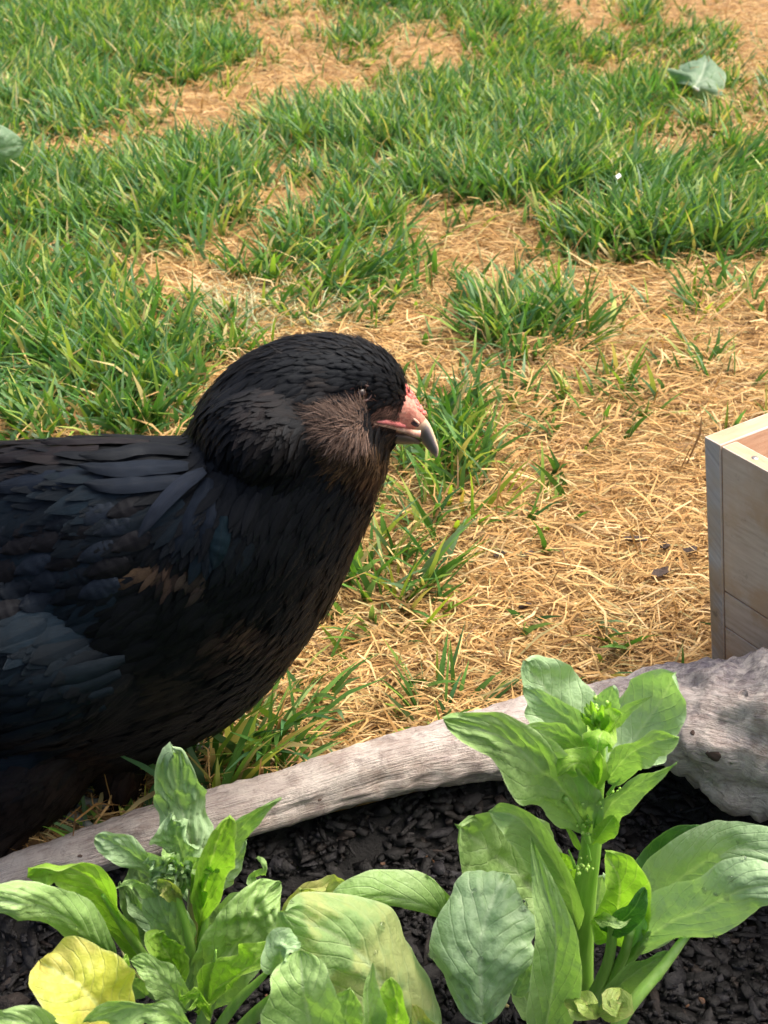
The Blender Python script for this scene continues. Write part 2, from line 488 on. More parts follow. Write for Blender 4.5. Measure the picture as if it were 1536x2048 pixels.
def blades(base, lean, length, width, droop, col, nseg=3, flat=None, off=(0, 0)):
    """base (n,3), lean (n,2) horizontal lean direction*amount, droop bend"""
    n = len(base)
    L = np.linalg.norm(lean, axis=1, keepdims=True) + 1e-6
    d2 = lean / L
    yaw = rng.uniform(0, math.pi, n) if flat is None else flat
    side = np.stack([np.cos(yaw), np.sin(yaw), np.zeros(n)], 1)
    V = np.zeros((n, 2 * nseg + 1, 3), dtype=np.float32); C = np.zeros((n, 2 * nseg + 1, 3), dtype=np.float32)
    pos = base.copy(); ang = np.arctan(L[:, 0])            # tilt from the vertical
    step = length / nseg
    for s in range(nseg + 1):
        t = s / nseg
        w = width * (1 - t ** 2.2) * (.75 + .5 * min(t * 3, 1)) * .5
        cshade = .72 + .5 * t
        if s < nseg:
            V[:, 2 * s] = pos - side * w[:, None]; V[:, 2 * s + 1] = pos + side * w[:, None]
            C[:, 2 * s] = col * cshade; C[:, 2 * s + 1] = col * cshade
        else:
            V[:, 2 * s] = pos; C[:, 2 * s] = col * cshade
        a = ang + droop * t
        pos = pos + np.concatenate([d2 * np.sin(a)[:, None], np.cos(a)[:, None]], 1) * step[:, None]
    ok = (V[:, :, 1] + off[1] > log_edge(V[:, :, 0] + off[0]) - .002).all(1)
    V, C = V[ok], C[ok]; n = len(V)
    o = np.arange(n)[:, None] * (2 * nseg + 1)
    quads = np.concatenate([o + np.array([[2 * s, 2 * s + 1, 2 * s + 3, 2 * s + 2]]) for s in range(nseg - 1)])
    tris = o + np.array([[2 * nseg - 2, 2 * nseg - 1, 2 * nseg]])
    return V.reshape(-1, 3), [quads, tris], C.reshape(-1, 3)
def gcols(n, P=None):
    pal = np.array([(.060, .150, .030), (.085, .195, .038), (.045, .125, .045), (.17, .27, .045), (.12, .21, .10), (.30, .36, .09), (.07, .165, .06), (.42, .35, .16)])
    pr = np.array([.18, .20, .13, .15, .12, .08, .09, .05])
    c = pal[rng.choice(len(pal), n, p=pr)] * rng.uniform(.85, 1.4, (n, 1))
    return c
def scols(n):
    pal = np.array([(.44, .275, .100), (.54, .360, .145), (.37, .21, .068), (.62, .46, .23), (.23, .14, .060), (.42, .37, .16)])
    return pal[rng.choice(len(pal), n, p=[.30, .26, .18, .12, .08, .06])] * rng.uniform(.8, 1.2, (n, 1))

# living grass: shoots of a few blades each
P = sample_lawn(120000, 3.3, 1.0)
g = np.maximum(green_density(P), .035 + .13 * np.clip(fbm(P[:, 0], P[:, 1], 6, 21) * 2 - .9, 0, 1))
clump = fbm(P[:, 0], P[:, 1], 30, 2)
keep = rng.random(len(P)) < g ** 1.3 * np.clip(.06 + 1.9 * (clump - .24), .08, 1)
P = P[keep]; g = g[keep]
nb = 4
base = np.repeat(P, nb, 0) + np.concatenate([rng.normal(0, .005, (len(P) * nb, 2)), np.full((len(P) * nb, 1), -.003)], 1)
n = len(base)
sh = np.repeat(np.clip(fbm(P[:, 0], P[:, 1], 5, 8), .2, .9), nb)
length = rng.uniform(.034, .078, n) * (.70 + .75 * sh) * np.repeat(.55 + .45 * g, nb)
length *= np.clip(1.25 - .16 * base[:, 1], .75, 1.2)
width = rng.uniform(.0022, .0050, n) * np.where(rng.random(n) < .15, 1.3, 1)
dirn = rng.normal(0, .38, (n, 2)) + np.repeat(rng.normal(0, .28, (len(P), 2)), nb, 0) + np.stack([fbm(base[:, 0], base[:, 1], 4, 11) - .45, fbm(base[:, 0], base[:, 1], 4, 12) - .55], 1) * 1.3
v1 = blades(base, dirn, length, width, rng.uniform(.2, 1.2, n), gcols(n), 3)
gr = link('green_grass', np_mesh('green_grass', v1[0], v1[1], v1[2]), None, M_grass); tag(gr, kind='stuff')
print('GREEN', n)

# dry thatch lying on the ground
def lay(n0, ymax, near, lo, hi, wlo, whi, up, zb, keepf=None, cols=scols):
    P = sample_lawn(n0, ymax, near)
    if keepf is not None: P = P[keepf(P)]
    n = len(P)
    yaw = rng.normal(0, .75, n) + np.where(rng.random(n) < .5, math.pi, 0)
    tilt = np.abs(rng.normal(0, up, n))
    L = rng.uniform(lo, hi, n); W = rng.uniform(wlo, whi, n)
    d = np.stack([np.cos(yaw) * np.cos(tilt), np.sin(yaw) * np.cos(tilt), np.sin(tilt)], 1)
    s = np.stack([-np.sin(yaw), np.cos(yaw), rng.normal(0, .5, n)], 1); s /= np.linalg.norm(s, axis=1, keepdims=True)
    bend = rng.normal(0, .15, n)[:, None] * s * L[:, None]; zl = rng.uniform(0, zb, n)
    P = P + np.stack([np.zeros(n), np.zeros(n), zl], 1)
    V = np.zeros((n, 6, 3)); C = np.zeros((n, 6, 3)); col = cols(n)
    for i, t in enumerate((0, .5, 1)):
        q = P + d * (L * t)[:, None] + bend * (t * (1 - t) * 4) + np.array([0, 0, 1]) * (np.sin(tilt) * L * t * (1 - t))[:, None]
        w = (W * (.5 if i in (0, 2) else 1) * .5)[:, None]
        V[:, 2 * i] = q - s * w; V[:, 2 * i + 1] = q + s * w
        C[:, 2 * i:2 * i + 2] = (col * (.85 + .3 * t))[:, None]
    ok = (V[:, :, 1] > log_edge(V[:, :, 0]) - .002).all(1)
    V, C = V[ok], C[ok]; n = len(V)
    o = np.arange(n)[:, None] * 6
    f = np.concatenate([o + np.array([[2 * i, 2 * i + 1, 2 * i + 3, 2 * i + 2]]) for i in range(2)])
    return V.reshape(-1, 3), [f], C.reshape(-1, 3)
def join(parts):
    V, Fq, Ft, C, o = [], [], [], [], 0
    for v, f, c in parts:
        V.append(v); C.append(c)
        for q in f: (Fq if q.shape[1] == 4 else Ft).append(q + o)
        o += len(v)
    fl = [np.concatenate(Fq)] + ([np.concatenate(Ft)] if Ft else [])
    return np.concatenate(V), fl, np.concatenate(C)
def dry_only(P): return rng.random(len(P)) > green_density(P) * .55
near_only = lambda P: (P[:, 1] < 1.5) & dry_only(P)
st = [lay(190000, 1.7, 1.1, .008, .028, .00045, .0011, .12, .005, dry_only),
      lay(110000, 3.3, .9, .014, .040, .0009, .0018, .22, .008, dry_only),
      lay(9000, 3.3, 1.0, .020, .048, .0011, .0022, .65, .006, dry_only)]
# pale withered shoots standing up among the green, and the grey-green flattened patch behind the hen's head
P = sample_lawn(26000, 3.3, 1.0); gg = green_density(P)
P = P[rng.random(len(P)) < .16 + .42 * gg]
n = len(P)
st.append(blades(P, rng.normal(0, .8, (n, 2)), rng.uniform(.02, .055, n), rng.uniform(.0009, .0022, n), rng.uniform(.3, 1.6, n), scols(n) * 1.0, 3))
P = sample_lawn(60000, 1.6, .8); px, py = project(P)
P = P[(soft(px, py, (370, 570, 720, 690), .6) > rng.random(len(P)))]
n = len(P)
pale = np.array([(.46, .47, .26), (.36, .42, .24), (.56, .52, .32)])[rng.integers(0, 3, n)]
st.append(blades(P, rng.normal(0, 1.6, (n, 2)), rng.uniform(.02, .045, n), rng.uniform(.001, .002, n), rng.uniform(.3, 1.4, n), pale, 3))
v = join(st)
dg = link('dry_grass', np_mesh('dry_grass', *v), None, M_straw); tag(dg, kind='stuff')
print('DRY verts', len(v[0]))

# separate tufts one can point at
def tuft(px, py, n, r, l0, l1, label, lean=(0, 0), w=.0036, cols=gcols):
    c = PZ(px, py, 0)
    a = rng.uniform(0, 2 * math.pi, n); rr = r * np.sqrt(rng.random(n))
    b = np.stack([rr * np.cos(a), rr * np.sin(a), np.full(n, -.003)], 1)
    ln = np.stack([np.cos(a), np.sin(a)], 1) * (rr / r * .9)[:, None] + rng.normal(0, .22, (n, 2)) + np.array(lean)
    v = blades(b, ln, rng.uniform(l0, l1, n), rng.uniform(.6, 1.2, n) * w, rng.uniform(.1, .9, n), cols(n), 4, off=(c.x, c.y))
    o = link('grass_tuft', np_mesh('grass_tuft', *v), None, M_grass)
    o.location = (c.x, c.y, float(lawn_z(np.array([c.x]), np.array([c.y]))[0]))
    tag(o, label, 'grass tuft', 'separate green tufts on the dry lawn')
lime = lambda n: gcols(n) * np.array([1.45, 1.25, .9])
tuft(885, 1425, 42, .022, .025, .052, 'upright dark green grass tuft growing right behind the driftwood log')
tuft(770, 1225, 40, .034, .025, .058, 'spreading lime green tuft in the straw beside the hen\'s breast', cols=lime)
tuft(905, 1010, 52, .040, .030, .062, 'wide bushy tuft on the straw just below the hen\'s beak', cols=lime)
tuft(1065, 680, 130, .055, .035, .065, 'large dense dark tuft in the straw right of the hen\'s head')
tuft(1215, 815, 40, .045, .02, .045, 'thin sparse tuft on the straw between dense tuft and wooden crate')
tuft(1385, 635, 36, .03, .015, .035, 'small yellowish tuft on the bare straw above the wooden crate', cols=lambda n: gcols(n) * np.array([2.6, 1.7, .8]))
tuft(1110, 1030, 9, .022, .02, .034, 'three or four short blades alone in the straw left of the crate')
tuft(500, 1535, 60, .036, .035, .070, 'long-bladed tuft between the hen\'s belly and the driftwood log', lean=(.35, .45), w=.0042, cols=lime)
tuft(265, 1690, 40, .028, .02, .035, 'short yellow green tuft under the hen behind the log', cols=lime)

# ------------------------------------------------------------------ dark bits on the straw
def bark_bit(px, py, L, W, ang, label):
    c = PZ(px, py, .0085); bm = bmesh.new()
    bmesh.ops.create_cube(bm, size=1)
    bmesh.ops.subdivide_edges(bm, edges=bm.edges[:], cuts=2, use_grid_fill=True)
    for v in bm.verts:
        nx = noise.noise(v.co * 2.3 + Vector((px, py, 0)))
        e = 1 - .55 * (2 * abs(v.co.x)) ** 2
        v.co = Vector((v.co.x * L, v.co.y * W * e * (1 + nx * .6) + nx * W * .4, v.co.z * .0022 * e + .0012 * math.sin(v.co.x * 4)))
    me = bpy.data.meshes.new('bark_chip'); bm.to_mesh(me); bm.free()
    a = me.color_attributes.new('Col', 'FLOAT_COLOR', 'POINT')
    for d in a.data: d.color = (.045, .028, .02, 1)
    o = link('bark_chip', me, None, M_chip, False)
    o.location = c; o.rotation_euler = (0.2, .15, ang)
    tag(o, label, 'bark chip', 'dark bark chips scattered on the straw')
M_chip = mulch.data.materials[0]
for a in [(863, 1106, .010, .006, .3, 'small roundish dark chip on straw beside the lime green tuft'),
          (1000, 1108, .009, .004, .5, 'leftmost of two tiny dark chips in the middle of the straw patch'),
          (1055, 1110, .010, .004, .8, 'tiny slanting dark chip in the middle of the straw, right one of two'),
          (1271, 1078, .016, .004, -.1, 'longest flat dark chip on straw nearest the crate top'),
          (1322, 1145, .017, .006, .7, 'dark slanting bark sliver on straw left of the crate side'),
          (1382, 1100, .011, .005, .2, 'dark chip on straw close against the crate corner'),
          (1050, 1212, .008, .003, .2, 'small dark fleck on straw above the spinach tip'),
          (1330, 1092, .006, .005, .4, 'stubby brown chip between the longest chip and the crate')]:
    bark_bit(*a)

# ------------------------------------------------------------------ driftwood log
def make_log():
    cs = catmull(log_c, 190)
    rp = [d / FPX * ((p - O).dot(F)) for p, (a, b, c, d) in zip(log_c, LOG)]
    rr = np.interp(np.linspace(0, 1, 190), np.linspace(0, 1, len(rp)), rp)
    m = 72; V = []; UV = []
    for i, c in enumerate(cs):
        t = (cs[min(i + 1, 189)] - cs[max(i - 1, 0)]).normalized()
        s = t.cross(Vector((0, 0, 1))).normalized(); up = s.cross(t).normalized()
        for j in range(m + 1):
            a = j / m * 2 * math.pi
            d = s * math.cos(a) + up * math.sin(a)          # s points to the viewer
            p = c + d * rr[i]
            q = Vector((i * .03, math.cos(a) * 1.2, math.sin(a) * 1.2))
            e = noise.noise(Vector((i * .045, math.cos(a) * .8, math.sin(a) * .8))) * .20
            e += noise.noise(Vector((i * .10 + 7, math.cos(a) * 2.2, math.sin(a) * 2.2))) * .07
            e += noise.noise(p * 150) * .07 + noise.noise(p * 340) * .04 + abs(noise.noise(p * 48)) * .13 - .04 - max(0, noise.noise(Vector((i * .13, math.cos(a) * 5, math.sin(a) * 5))) - .25) * .22
            rid = math.sin(a * 5 + i * .035 + 2 * noise.noise(Vector((i * .03, 3, 0)))) * .010
            if i > 125: e += (abs(noise.noise(p * 24)) * .30 - .08 + noise.noise(p * 60) * .10) * min(1, (i - 125) / 25)
            V.append(p + d * rr[i] * (e + rid)); UV.append((i / 189, j / m))
    n = m + 1
    i = (np.arange(189)[:, None] * n + np.arange(m)[None]).ravel()
    me = np_mesh('driftwood_log', [tuple(v) for v in V], [np.stack([i, i + n, i + n + 1, i + 1], 1)], uv=UV)
    return me
log = link('driftwood_log', make_log(), None, mat_driftwood())
tag(log, 'weathered grey driftwood log edging the mulch bed, thickening to the right', 'log')
log_bvh = BVHTree.FromPolygons([v.co.copy() for v in log.data.vertices], [tuple(p.vertices) for p in log.data.polygons])
M_knot = NT('knot_wood'); M_knot.set(Base_Color=(.07, .045, .035, 1), Roughness=.9); M_knot = M_knot.m
def knot_at(px, py, r, sq=.35, mat=None, nm='knot'):
    h = log_bvh.ray_cast(O, ray(px, py).normalized())
    if h[0] is None: return
    bm = bmesh.new(); bmesh.ops.create_icosphere(bm, subdivisions=3, radius=r)
    q = h[1].to_track_quat('Z', 'Y')
    for v in bm.verts:
        c = v.co * (1 + .35 * noise.noise(v.co * (1.6 / r) + Vector((px, 0, 0)))); c.z *= sq; c.x *= 1.5
        v.co = q @ c + h[0]
    me = bpy.data.meshes.new(nm); bm.to_mesh(me); bm.free(); link(nm, me, log, mat or M_knot)
for a in ((1432, 1512, .0030), (232, 1706, .0011), (256, 1700, .0008), (160, 1712, .0008), (640, 1600, .0008), (1385, 1465, .0012)):
    knot_at(*a)
def knot(px, py, r, name='knot'):
    bm = bmesh.new(); bmesh.ops.create_icosphere(bm, subdivisions=3, radius=r)
    for v in bm.verts: v.co *= 1 + .25 * noise.noise(v.co * 300)
    me = bpy.data.meshes.new(name); bm.to_mesh(me); bm.free(); return me
dg_ = None

# ------------------------------------------------------------------ wooden crate
def crate():
    A = PY(1408, 873, .60); zt = A.z
    B = PZ(1425, 1380, 0)
    e1 = (PZ(1536, 943, zt) - A); e1.z = 0; e1.normalize()
    e2 = Vector((-e1.y, e1.x, 0))
    root = empty('wooden_crate', (B.x, B.y, 0))
    tag(root, 'open pale wooden planter crate with greyed sides standing on the straw', 'crate')
    inner = mat_crate('crate_fresh_wood', [(.34, .185, .10), (.44, .265, .16), (.50, .33, .215), (.37, .20, .11)], (2, 22, 1))
    face = mat_crate('crate_grey_wood', [(.38, .31, .24), (.48, .41, .34), (.56, .50, .43), (.42, .29, .17)], (2, 14, 1))
    end = mat_crate('crate_end_grain', [(.16, .165, .18), (.34, .355, .375), (.48, .50, .52), (.34, .26, .17)], (3, 12, 1))
    L1, L2, T = .26, .30, .0115
    off = B - Vector((A.x, A.y, 0))               # how far the walls lean in towards the foot
    def pt(a, b, h):
        """a along e1, b along e2, h 0 foot .. 1 top; the sides flare"""
        k = 1 - h
        fa = off.dot(e1); fb = off.dot(e2)
        aa = a + k * fa * (1 - 2 * a / L1); bb = b + k * fb * (1 - 2 * b / L2)
        p = Vector((A.x, A.y, 0)) + e1 * aa + e2 * bb
        return Vector((p.x, p.y, h * zt))
    def board(name, a0, a1, b0, b1, h0, h1, mats, long_axis, bev=.0008):
        bm = bmesh.new(); uvl = bm.loops.layers.uv.new('UVMap')
        vs = {}
        for i in (0, 1):
            for j in (0, 1):
                for k in (0, 1):
                    vs[i, j, k] = bm.verts.new(pt((a0, a1)[i], (b0, b1)[j], (h0, h1)[k]))
        q = [((0,0,0),(0,0,1),(0,1,1),(0,1,0)), ((1,0,0),(1,1,0),(1,1,1),(1,0,1)), ((0,0,0),(1,0,0),(1,0,1),(0,0,1)),
             ((0,1,0),(0,1,1),(1,1,1),(1,1,0)), ((0,0,1),(1,0,1),(1,1,1),(0,1,1)), ((0,0,0),(0,1,0),(1,1,0),(1,0,0))]
        for fi, f in enumerate(q):
            fc = bm.faces.new([vs[k] for k in f]); fc.material_index = mats[fi]
        bmesh.ops.recalc_face_normals(bm, faces=bm.faces[:])
        bmesh.ops.bevel(bm, geom=bm.edges[:], offset=bev, segments=2, affect='EDGES', profile=.6)
        for f in bm.faces:
            for l in f.loops:
                p = l.vert.co; x = (p - A).dot(e1 if long_axis == 0 else e2); y = p.z + .7 * (p - A).dot(e2 if long_axis == 0 else e1)
                l[uvl].uv = (x * 5, y * 5)
        me = bpy.data.meshes.new(name); bm.to_mesh(me); bm.free()
        for m_ in (face, inner, end): me.materials.append(m_)
        o = link(name, me, root, None, smooth=False)
        return o
    hs = [0, .31, .455, 1.0]
    # left side runs past the near side, so its end grain shows at the corner
    board('side_board', 0, T, 0, L2, 0, 1, (0, 1, 2, 2, 1, 0), 1)
    board('side_board', L1 - T, L1, 0, L2, 0, 1, (1, 0, 2, 2, 1, 0), 1)
    for k in range(3):
        h0, h1 = hs[k] + (.005 if k else 0), hs[k + 1]
        board('end_board', T + .0004, L1 - T - .0004, .0006, T, h0, h1 - (.004 if k == 2 else 0), (2, 2, 0, 1, 1, 0), 0)
        board('end_board', T + .0004, L1 - T - .0004, L2 - T, L2 - .0006, h0, h1 - (.004 if k == 2 else 0), (2, 2, 1, 0, 1, 0), 0)
    board('base_board', T + .001, L1 - T - .001, T + .001, L2 - T - .001, .04, .10, (1, 1, 1, 1, 1, 1), 0)
    # screw heads in the near board's top edge
    for a, b in ((.030, .006), (.20, .006)):
        bm = bmesh.new(); bmesh.ops.create_cone(bm, segments=14, radius1=.0022, radius2=.0018, depth=.0012, cap_ends=True)
        me = bpy.data.meshes.new('screw_head'); bm.to_mesh(me); bm.free()
        k = NT('screw_metal') if 'screw_metal' not in bpy.data.materials else None
        if k: k.set(Base_Color=(.4, .38, .36, 1), Metallic=.9, Roughness=.4)
        o = link('screw_head', me, None, bpy.data.materials['screw_metal'])
        o.location = pt(a, b, 1) - Vector((0, 0, .0038 * 0 + .0004)) - Vector((0, 0, .004 * zt)); o.parent = root; o.matrix_parent_inverse = root.matrix_basis.inverted()
crate()

# ------------------------------------------------------------------ leaves
def leaf_mesh(name, pts, width, shape='ovate', roll=0., roll2=None, cup=.25, curl=0., puck=.05, wave=.05, nu=34, nv=14, seed=0, view=None, tipdrop=0):
    puck = puck * 1.0 + .008; wave = wave * 1.2 + .01; cup = cup * 1.25; nu = int(nu * 1.25); nv += 4 if nv > 9 else 0
    """blade grid along a 3-D midrib. pts world points, width in metres."""
    mid = catmull(pts, nu)
    V = []; UV = []
    prevS = None
    for i, c in enumerate(mid):
        t = i / (nu - 1)
        T = (mid[min(i + 1, nu - 1)] - mid[max(i - 1, 0)]).normalized()
        vd = (O - c).normalized()
        S = T.cross(vd)
        if S.length < .15 and prevS: S = prevS.copy()
        S.normalize()
        if prevS is not None:
            if S.dot(prevS) < 0: S = -S
            S = (S * .6 + prevS * .4); S = (S - T * S.dot(T)).normalized()
        prevS = S.copy()
        N = S.cross(T).normalized()
        if N.dot(vd) < 0: N = -N
        r = math.radians(roll + ((roll2 if roll2 is not None else roll) - roll) * t)
        S2 = S * math.cos(r) + N * math.sin(r); N2 = N * math.cos(r) - S * math.sin(r)
        if shape == 'ovate':   prof = (math.sin(math.pi * t ** .78)) ** .54 if 0 < t < 1 else 0
        elif shape == 'spoon': prof = .10 + .90 * max(0, (math.sin(math.pi * min(1, max(0, (t - .18) / .82)) ** 1.15)) ** .55) if t < 1 else 0
        elif shape == 'round': prof = (math.sin(math.pi * t)) ** .40 if 0 < t < 1 else 0
        elif shape == 'lance': prof = (math.sin(math.pi * t ** .55)) ** .9 if 0 < t < 1 else 0
        elif shape == 'strap': prof = min(1, t * 5) ** .6 * (1 - max(0, (t - .62) / .38) ** 2.4) if t < 1 else 0
        prof = max(prof, .06 if t < .9 else .02)
        w = width * prof / 2
        for j in range(nv + 1):
            s = j / nv * 2 - 1
            q = Vector((t * 4.2, s * 1.3, seed * 3.17))
            ws = w * (1 + wave * noise.noise(Vector((t * 5, seed * 2.1, 1 if s > 0 else 9))) * 3.0 + wave * .8 * noise.noise(Vector((t * 13, seed * 3.1, 1 if s > 0 else 9))))
            h = cup * w * (s * s - .25)
            h += puck * width * (1.2 * noise.noise(q * 1.6) + .6 * noise.noise(q * 3.4) + .22 * noise.noise(q * 7)) * (1 - .3 * abs(s))
            # quilting between the side veins
            h += puck * width * .6 * abs(math.sin(math.pi * (t * 7.5 - abs(s) * 3.0))) * min(1, abs(s) * 4) * (1 - abs(s) ** 4)
            h += wave * width * .9 * abs(s) ** 3 * math.sin(t * 15 + seed * 2 + (1.5 if s > 0 else 0))
            lat = s * ws
            if curl:
                a = s * curl; lat = ws * math.sin(a) / max(abs(curl), .01); h += ws * (1 - math.cos(a)) / max(abs(curl), .01) * (1 if curl > 0 else -1)
            V.append(c + S2 * lat + N2 * h - (N2 * .05 * width * math.exp(-(s * 9) ** 2) * .6)); UV.append((t, j / nv))
    n = nv + 1
    k = (np.arange(nu - 1)[:, None] * n + np.arange(nv)[None]).ravel()
    return np_mesh(name, [tuple(v) for v in V], [np.stack([k, k + 1, k + n + 1, k + n], 1)], uv=UV)
def tube_mesh(name, pts, radii, m=12, n=26, rib=.12, lump=.0):
    cs = catmull(pts, n); rs = np.interp(np.linspace(0, 1, n), np.linspace(0, 1, len(radii)), radii)
    V = []
    for i, c in enumerate(cs):
        t = (cs[min(i + 1, n - 1)] - cs[max(i - 1, 0)]).normalized()
        a = t.cross(Vector((.3, -1, .2))).normalized(); b = t.cross(a)
        for j in range(m):
            th = j / m * 2 * math.pi
            r = rs[i] * (1 + rib * math.cos(5 * th) + lump * noise.noise(c * 300 + Vector((th, 0, 0))))
            V.append(tuple(c + (a * math.cos(th) + b * math.sin(th)) * r))
    F_ = []
    for i in range(n - 1):
        for j in range(m):
            F_.append((i * m + j, i * m + (j + 1) % m, (i + 1) * m + (j + 1) % m, (i + 1) * m + j))
    me = np_mesh(name, V, [np.array(F_), np.array([tuple(range(m))[::-1], tuple(range((n - 1) * m, n * m))])])
    return me
def px2m(px, Y, py):
    r = ray(768, py); return px / FPX * (Y / r.y)
seedc = [0]
def leaf(root, pts, wpx, mat='mid', shape='ovate', drops=0, petiole=None, name='leaf', label=None, **kw):
    """pts: (px, py, Y)"""
    seedc[0] += 1
    w3 = [PY(*p) for p in pts]
    mp = pts[len(pts) // 2]
    w = px2m(wpx, mp[2], mp[1])
    if 'B_ON' in globals() and root is B and mat != 'yellow':
        w *= .84; kw['puck'] = kw.get('puck', .05) * 1.5 + .02; kw['wave'] = kw.get('wave', .05) * 1.4
    me = leaf_mesh(name, w3, w, shape, seed=seedc[0], **kw)
    o = link(name, me, root, LT[mat])
    if label: o['label'] = label
    if petiole:
        pw = [PY(*p) for p in petiole]
        # the stalk runs on as a raised midrib on the blade
        r0 = px2m(petiole_r(petiole), mp[2], mp[1])
        tm = tube_mesh('petiole', pw + w3[:1], [r0, r0 * .8, r0 * .45], 10, 22, .06)
        q = link('petiole', tm, root, M_petiole)
    if drops:
        bm = bmesh.new(); rr = random.Random(seedc[0])
        me.update(); 
        for _ in range(drops):
            f = me.polygons[rr.randrange(len(me.polygons))]
            c = f.center; nrm = Vector(f.normal)
            if nrm.dot(O - c) < 0: nrm = -nrm
            rad = rr.uniform(.0007, .0018) * (w / .03) ** .3
            ret = bmesh.ops.create_icosphere(bm, subdivisions=2, radius=rad)
            for v in ret['verts']:
                l = v.co.dot(nrm); v.co = v.co - nrm * l * .45 + c + nrm * rad * .25
        dm = bpy.data.meshes.new('water_drops'); bm.to_mesh(dm); bm.free()
        d = link('water_drops', dm, o, M_drop); d['kind'] = 'stuff'
    return o
def petiole_r(p): return p_r[0]
p_r = [8]
def buds(root, px, py, Y, r, n, mat=None, size=.0008):
    bm = bmesh.new(); c = PY(px, py, Y); rr = random.Random(px)
    for _ in range(n):
        s = rr.uniform(.6, 1.3) * size
        ret = bmesh.ops.create_icosphere(bm, subdivisions=1, radius=s)
        d = Vector((rr.gauss(0, 1), rr.gauss(0, 1), rr.gauss(0, .8))) * r * .27
        for v in ret['verts']: v.co = Vector((v.co.x, v.co.y, v.co.z * 1.3)) + c + d
    me = bpy.data.meshes.new('flower_buds'); bm.to_mesh(me); bm.free()
    o = link('flower_buds', me, root, mat or M_bud); o['kind'] = 'stuff'
    return o

# ---- plant A: bolting spinach at the right
YA = .40
A = empty('spinach_plant', PZ(1165, 1990, -.025))
tag(A, 'tall bolting spinach plant with upright stem and lime bud tip, right of the bed', 'spinach plant', 'spinach plants in the mulch bed')
sp = [(1165, 2010, YA), (1163, 1900, YA), (1170, 1790, YA), (1184, 1680, YA), (1190, 1600, YA), (1196, 1540, YA), (1200, 1470, YA)]
link('stem', tube_mesh('stem', [PY(*p) for p in sp], [px2m(24, YA, 1900), px2m(25, YA, 1850), px2m(24, YA, 1750), px2m(21, YA, 1650), px2m(17, YA, 1600), px2m(16, YA, 1550), px2m(11, YA, 1480)], 16, 50, .10), A, M_stem)
Lf = lambda *a, **k: leaf(A, *a, **k)
Lf([(1188, 1500, YA + .012), (1140, 1440, YA + .022), (1090, 1375, YA + .026), (1052, 1322, YA + .022)], 150, 'top', roll=-18, cup=.15, puck=.03)
Lf([(1214, 1530, YA + .012), (1270, 1470, YA + .022), (1320, 1400, YA + .026), (1350, 1345, YA + .02)], 150, 'top', roll=16, cup=.2, puck=.03)
Lf([(1175, 1660, YA - .004), (1140, 1600, YA - .012), (1085, 1545, YA - .022), (1000, 1475, YA - .028), (885, 1437, YA - .028)], 135, 'mid', shape='ovate', roll=28, roll2=8, cup=.35, puck=.10, wave=.06)
link('petiole', tube_mesh('petiole', [PY(1180, 1690, YA - .002), PY(1165, 1650, YA - .006), PY(1130, 1595, YA - .014)], [.0016, .0014, .0012], 10, 16, .05), A, M_petiole)
Lf([(1185, 1500, YA), (1140, 1445, YA), (1095, 1410, YA - .004), (1048, 1372, YA - .004)], 70, 'top', roll=22, cup=.3, puck=.05)
Lf([(1185, 1520, YA - .008), (1130, 1478, YA - .014), (1085, 1462, YA - .018), (1032, 1463, YA - .02)], 66, 'mid', roll=28, cup=.35, puck=.05)
Lf([(1215, 1560, YA - .006), (1255, 1515, YA - .014), (1300, 1490, YA - .018), (1358, 1474, YA - .02)], 72, 'mid', roll=-24, cup=.35, puck=.04, wave=.08)
Lf([(1200, 1470, YA + .008), (1213, 1420, YA + .012), (1226, 1372, YA + .010)], 62, 'top', roll=5, cup=.2)
Lf([(1222, 1455, YA - .002), (1255, 1420, YA - .006), (1305, 1392, YA - .008)], 26, 'mid', shape='lance', cup=.5)
Lf([(1205, 1480, YA - .008), (1222, 1448, YA - .014), (1242, 1424, YA - .012)], 44, 'bright', shape='spoon', roll=40, cup=.9, puck=.02)
Lf([(1204, 1478, YA - .012), (1203, 1468, YA - .020), (1198, 1478, YA - .026), (1194, 1502, YA - .028)], 62, 'bright', shape='round', cup=-.7, puck=.03)
Lf([(1196, 1585, YA - .010), (1180, 1540, YA - .020), (1150, 1525, YA - .026), (1114, 1553, YA - .028)], 62, 'bright', shape='strap', roll=20, cup=-.5, puck=.04, wave=.12)
Lf([(1190, 1560, YA - .014), (1198, 1530, YA - .022), (1200, 1497, YA - .022)], 34, 'bright', shape='lance', roll=30, cup=.5)
Lf([(1196, 1665, YA - .006), (1225, 1610, YA - .012), (1285, 1565, YA - .018), (1353, 1526, YA - .022)], 62, 'mid', shape='lance', roll=-30, cup=.4, puck=.06, wave=.08)
Lf([(1185, 1690, YA - .008), (1205, 1665, YA - .014), (1228, 1632, YA - .016)], 44, 'bright', shape='spoon', roll=-20, cup=.4, puck=.02)
Lf([(1160, 1700, YA - .004), (1143, 1668, YA - .008), (1130, 1655, YA - .008)], 14, 'bright', shape='lance')
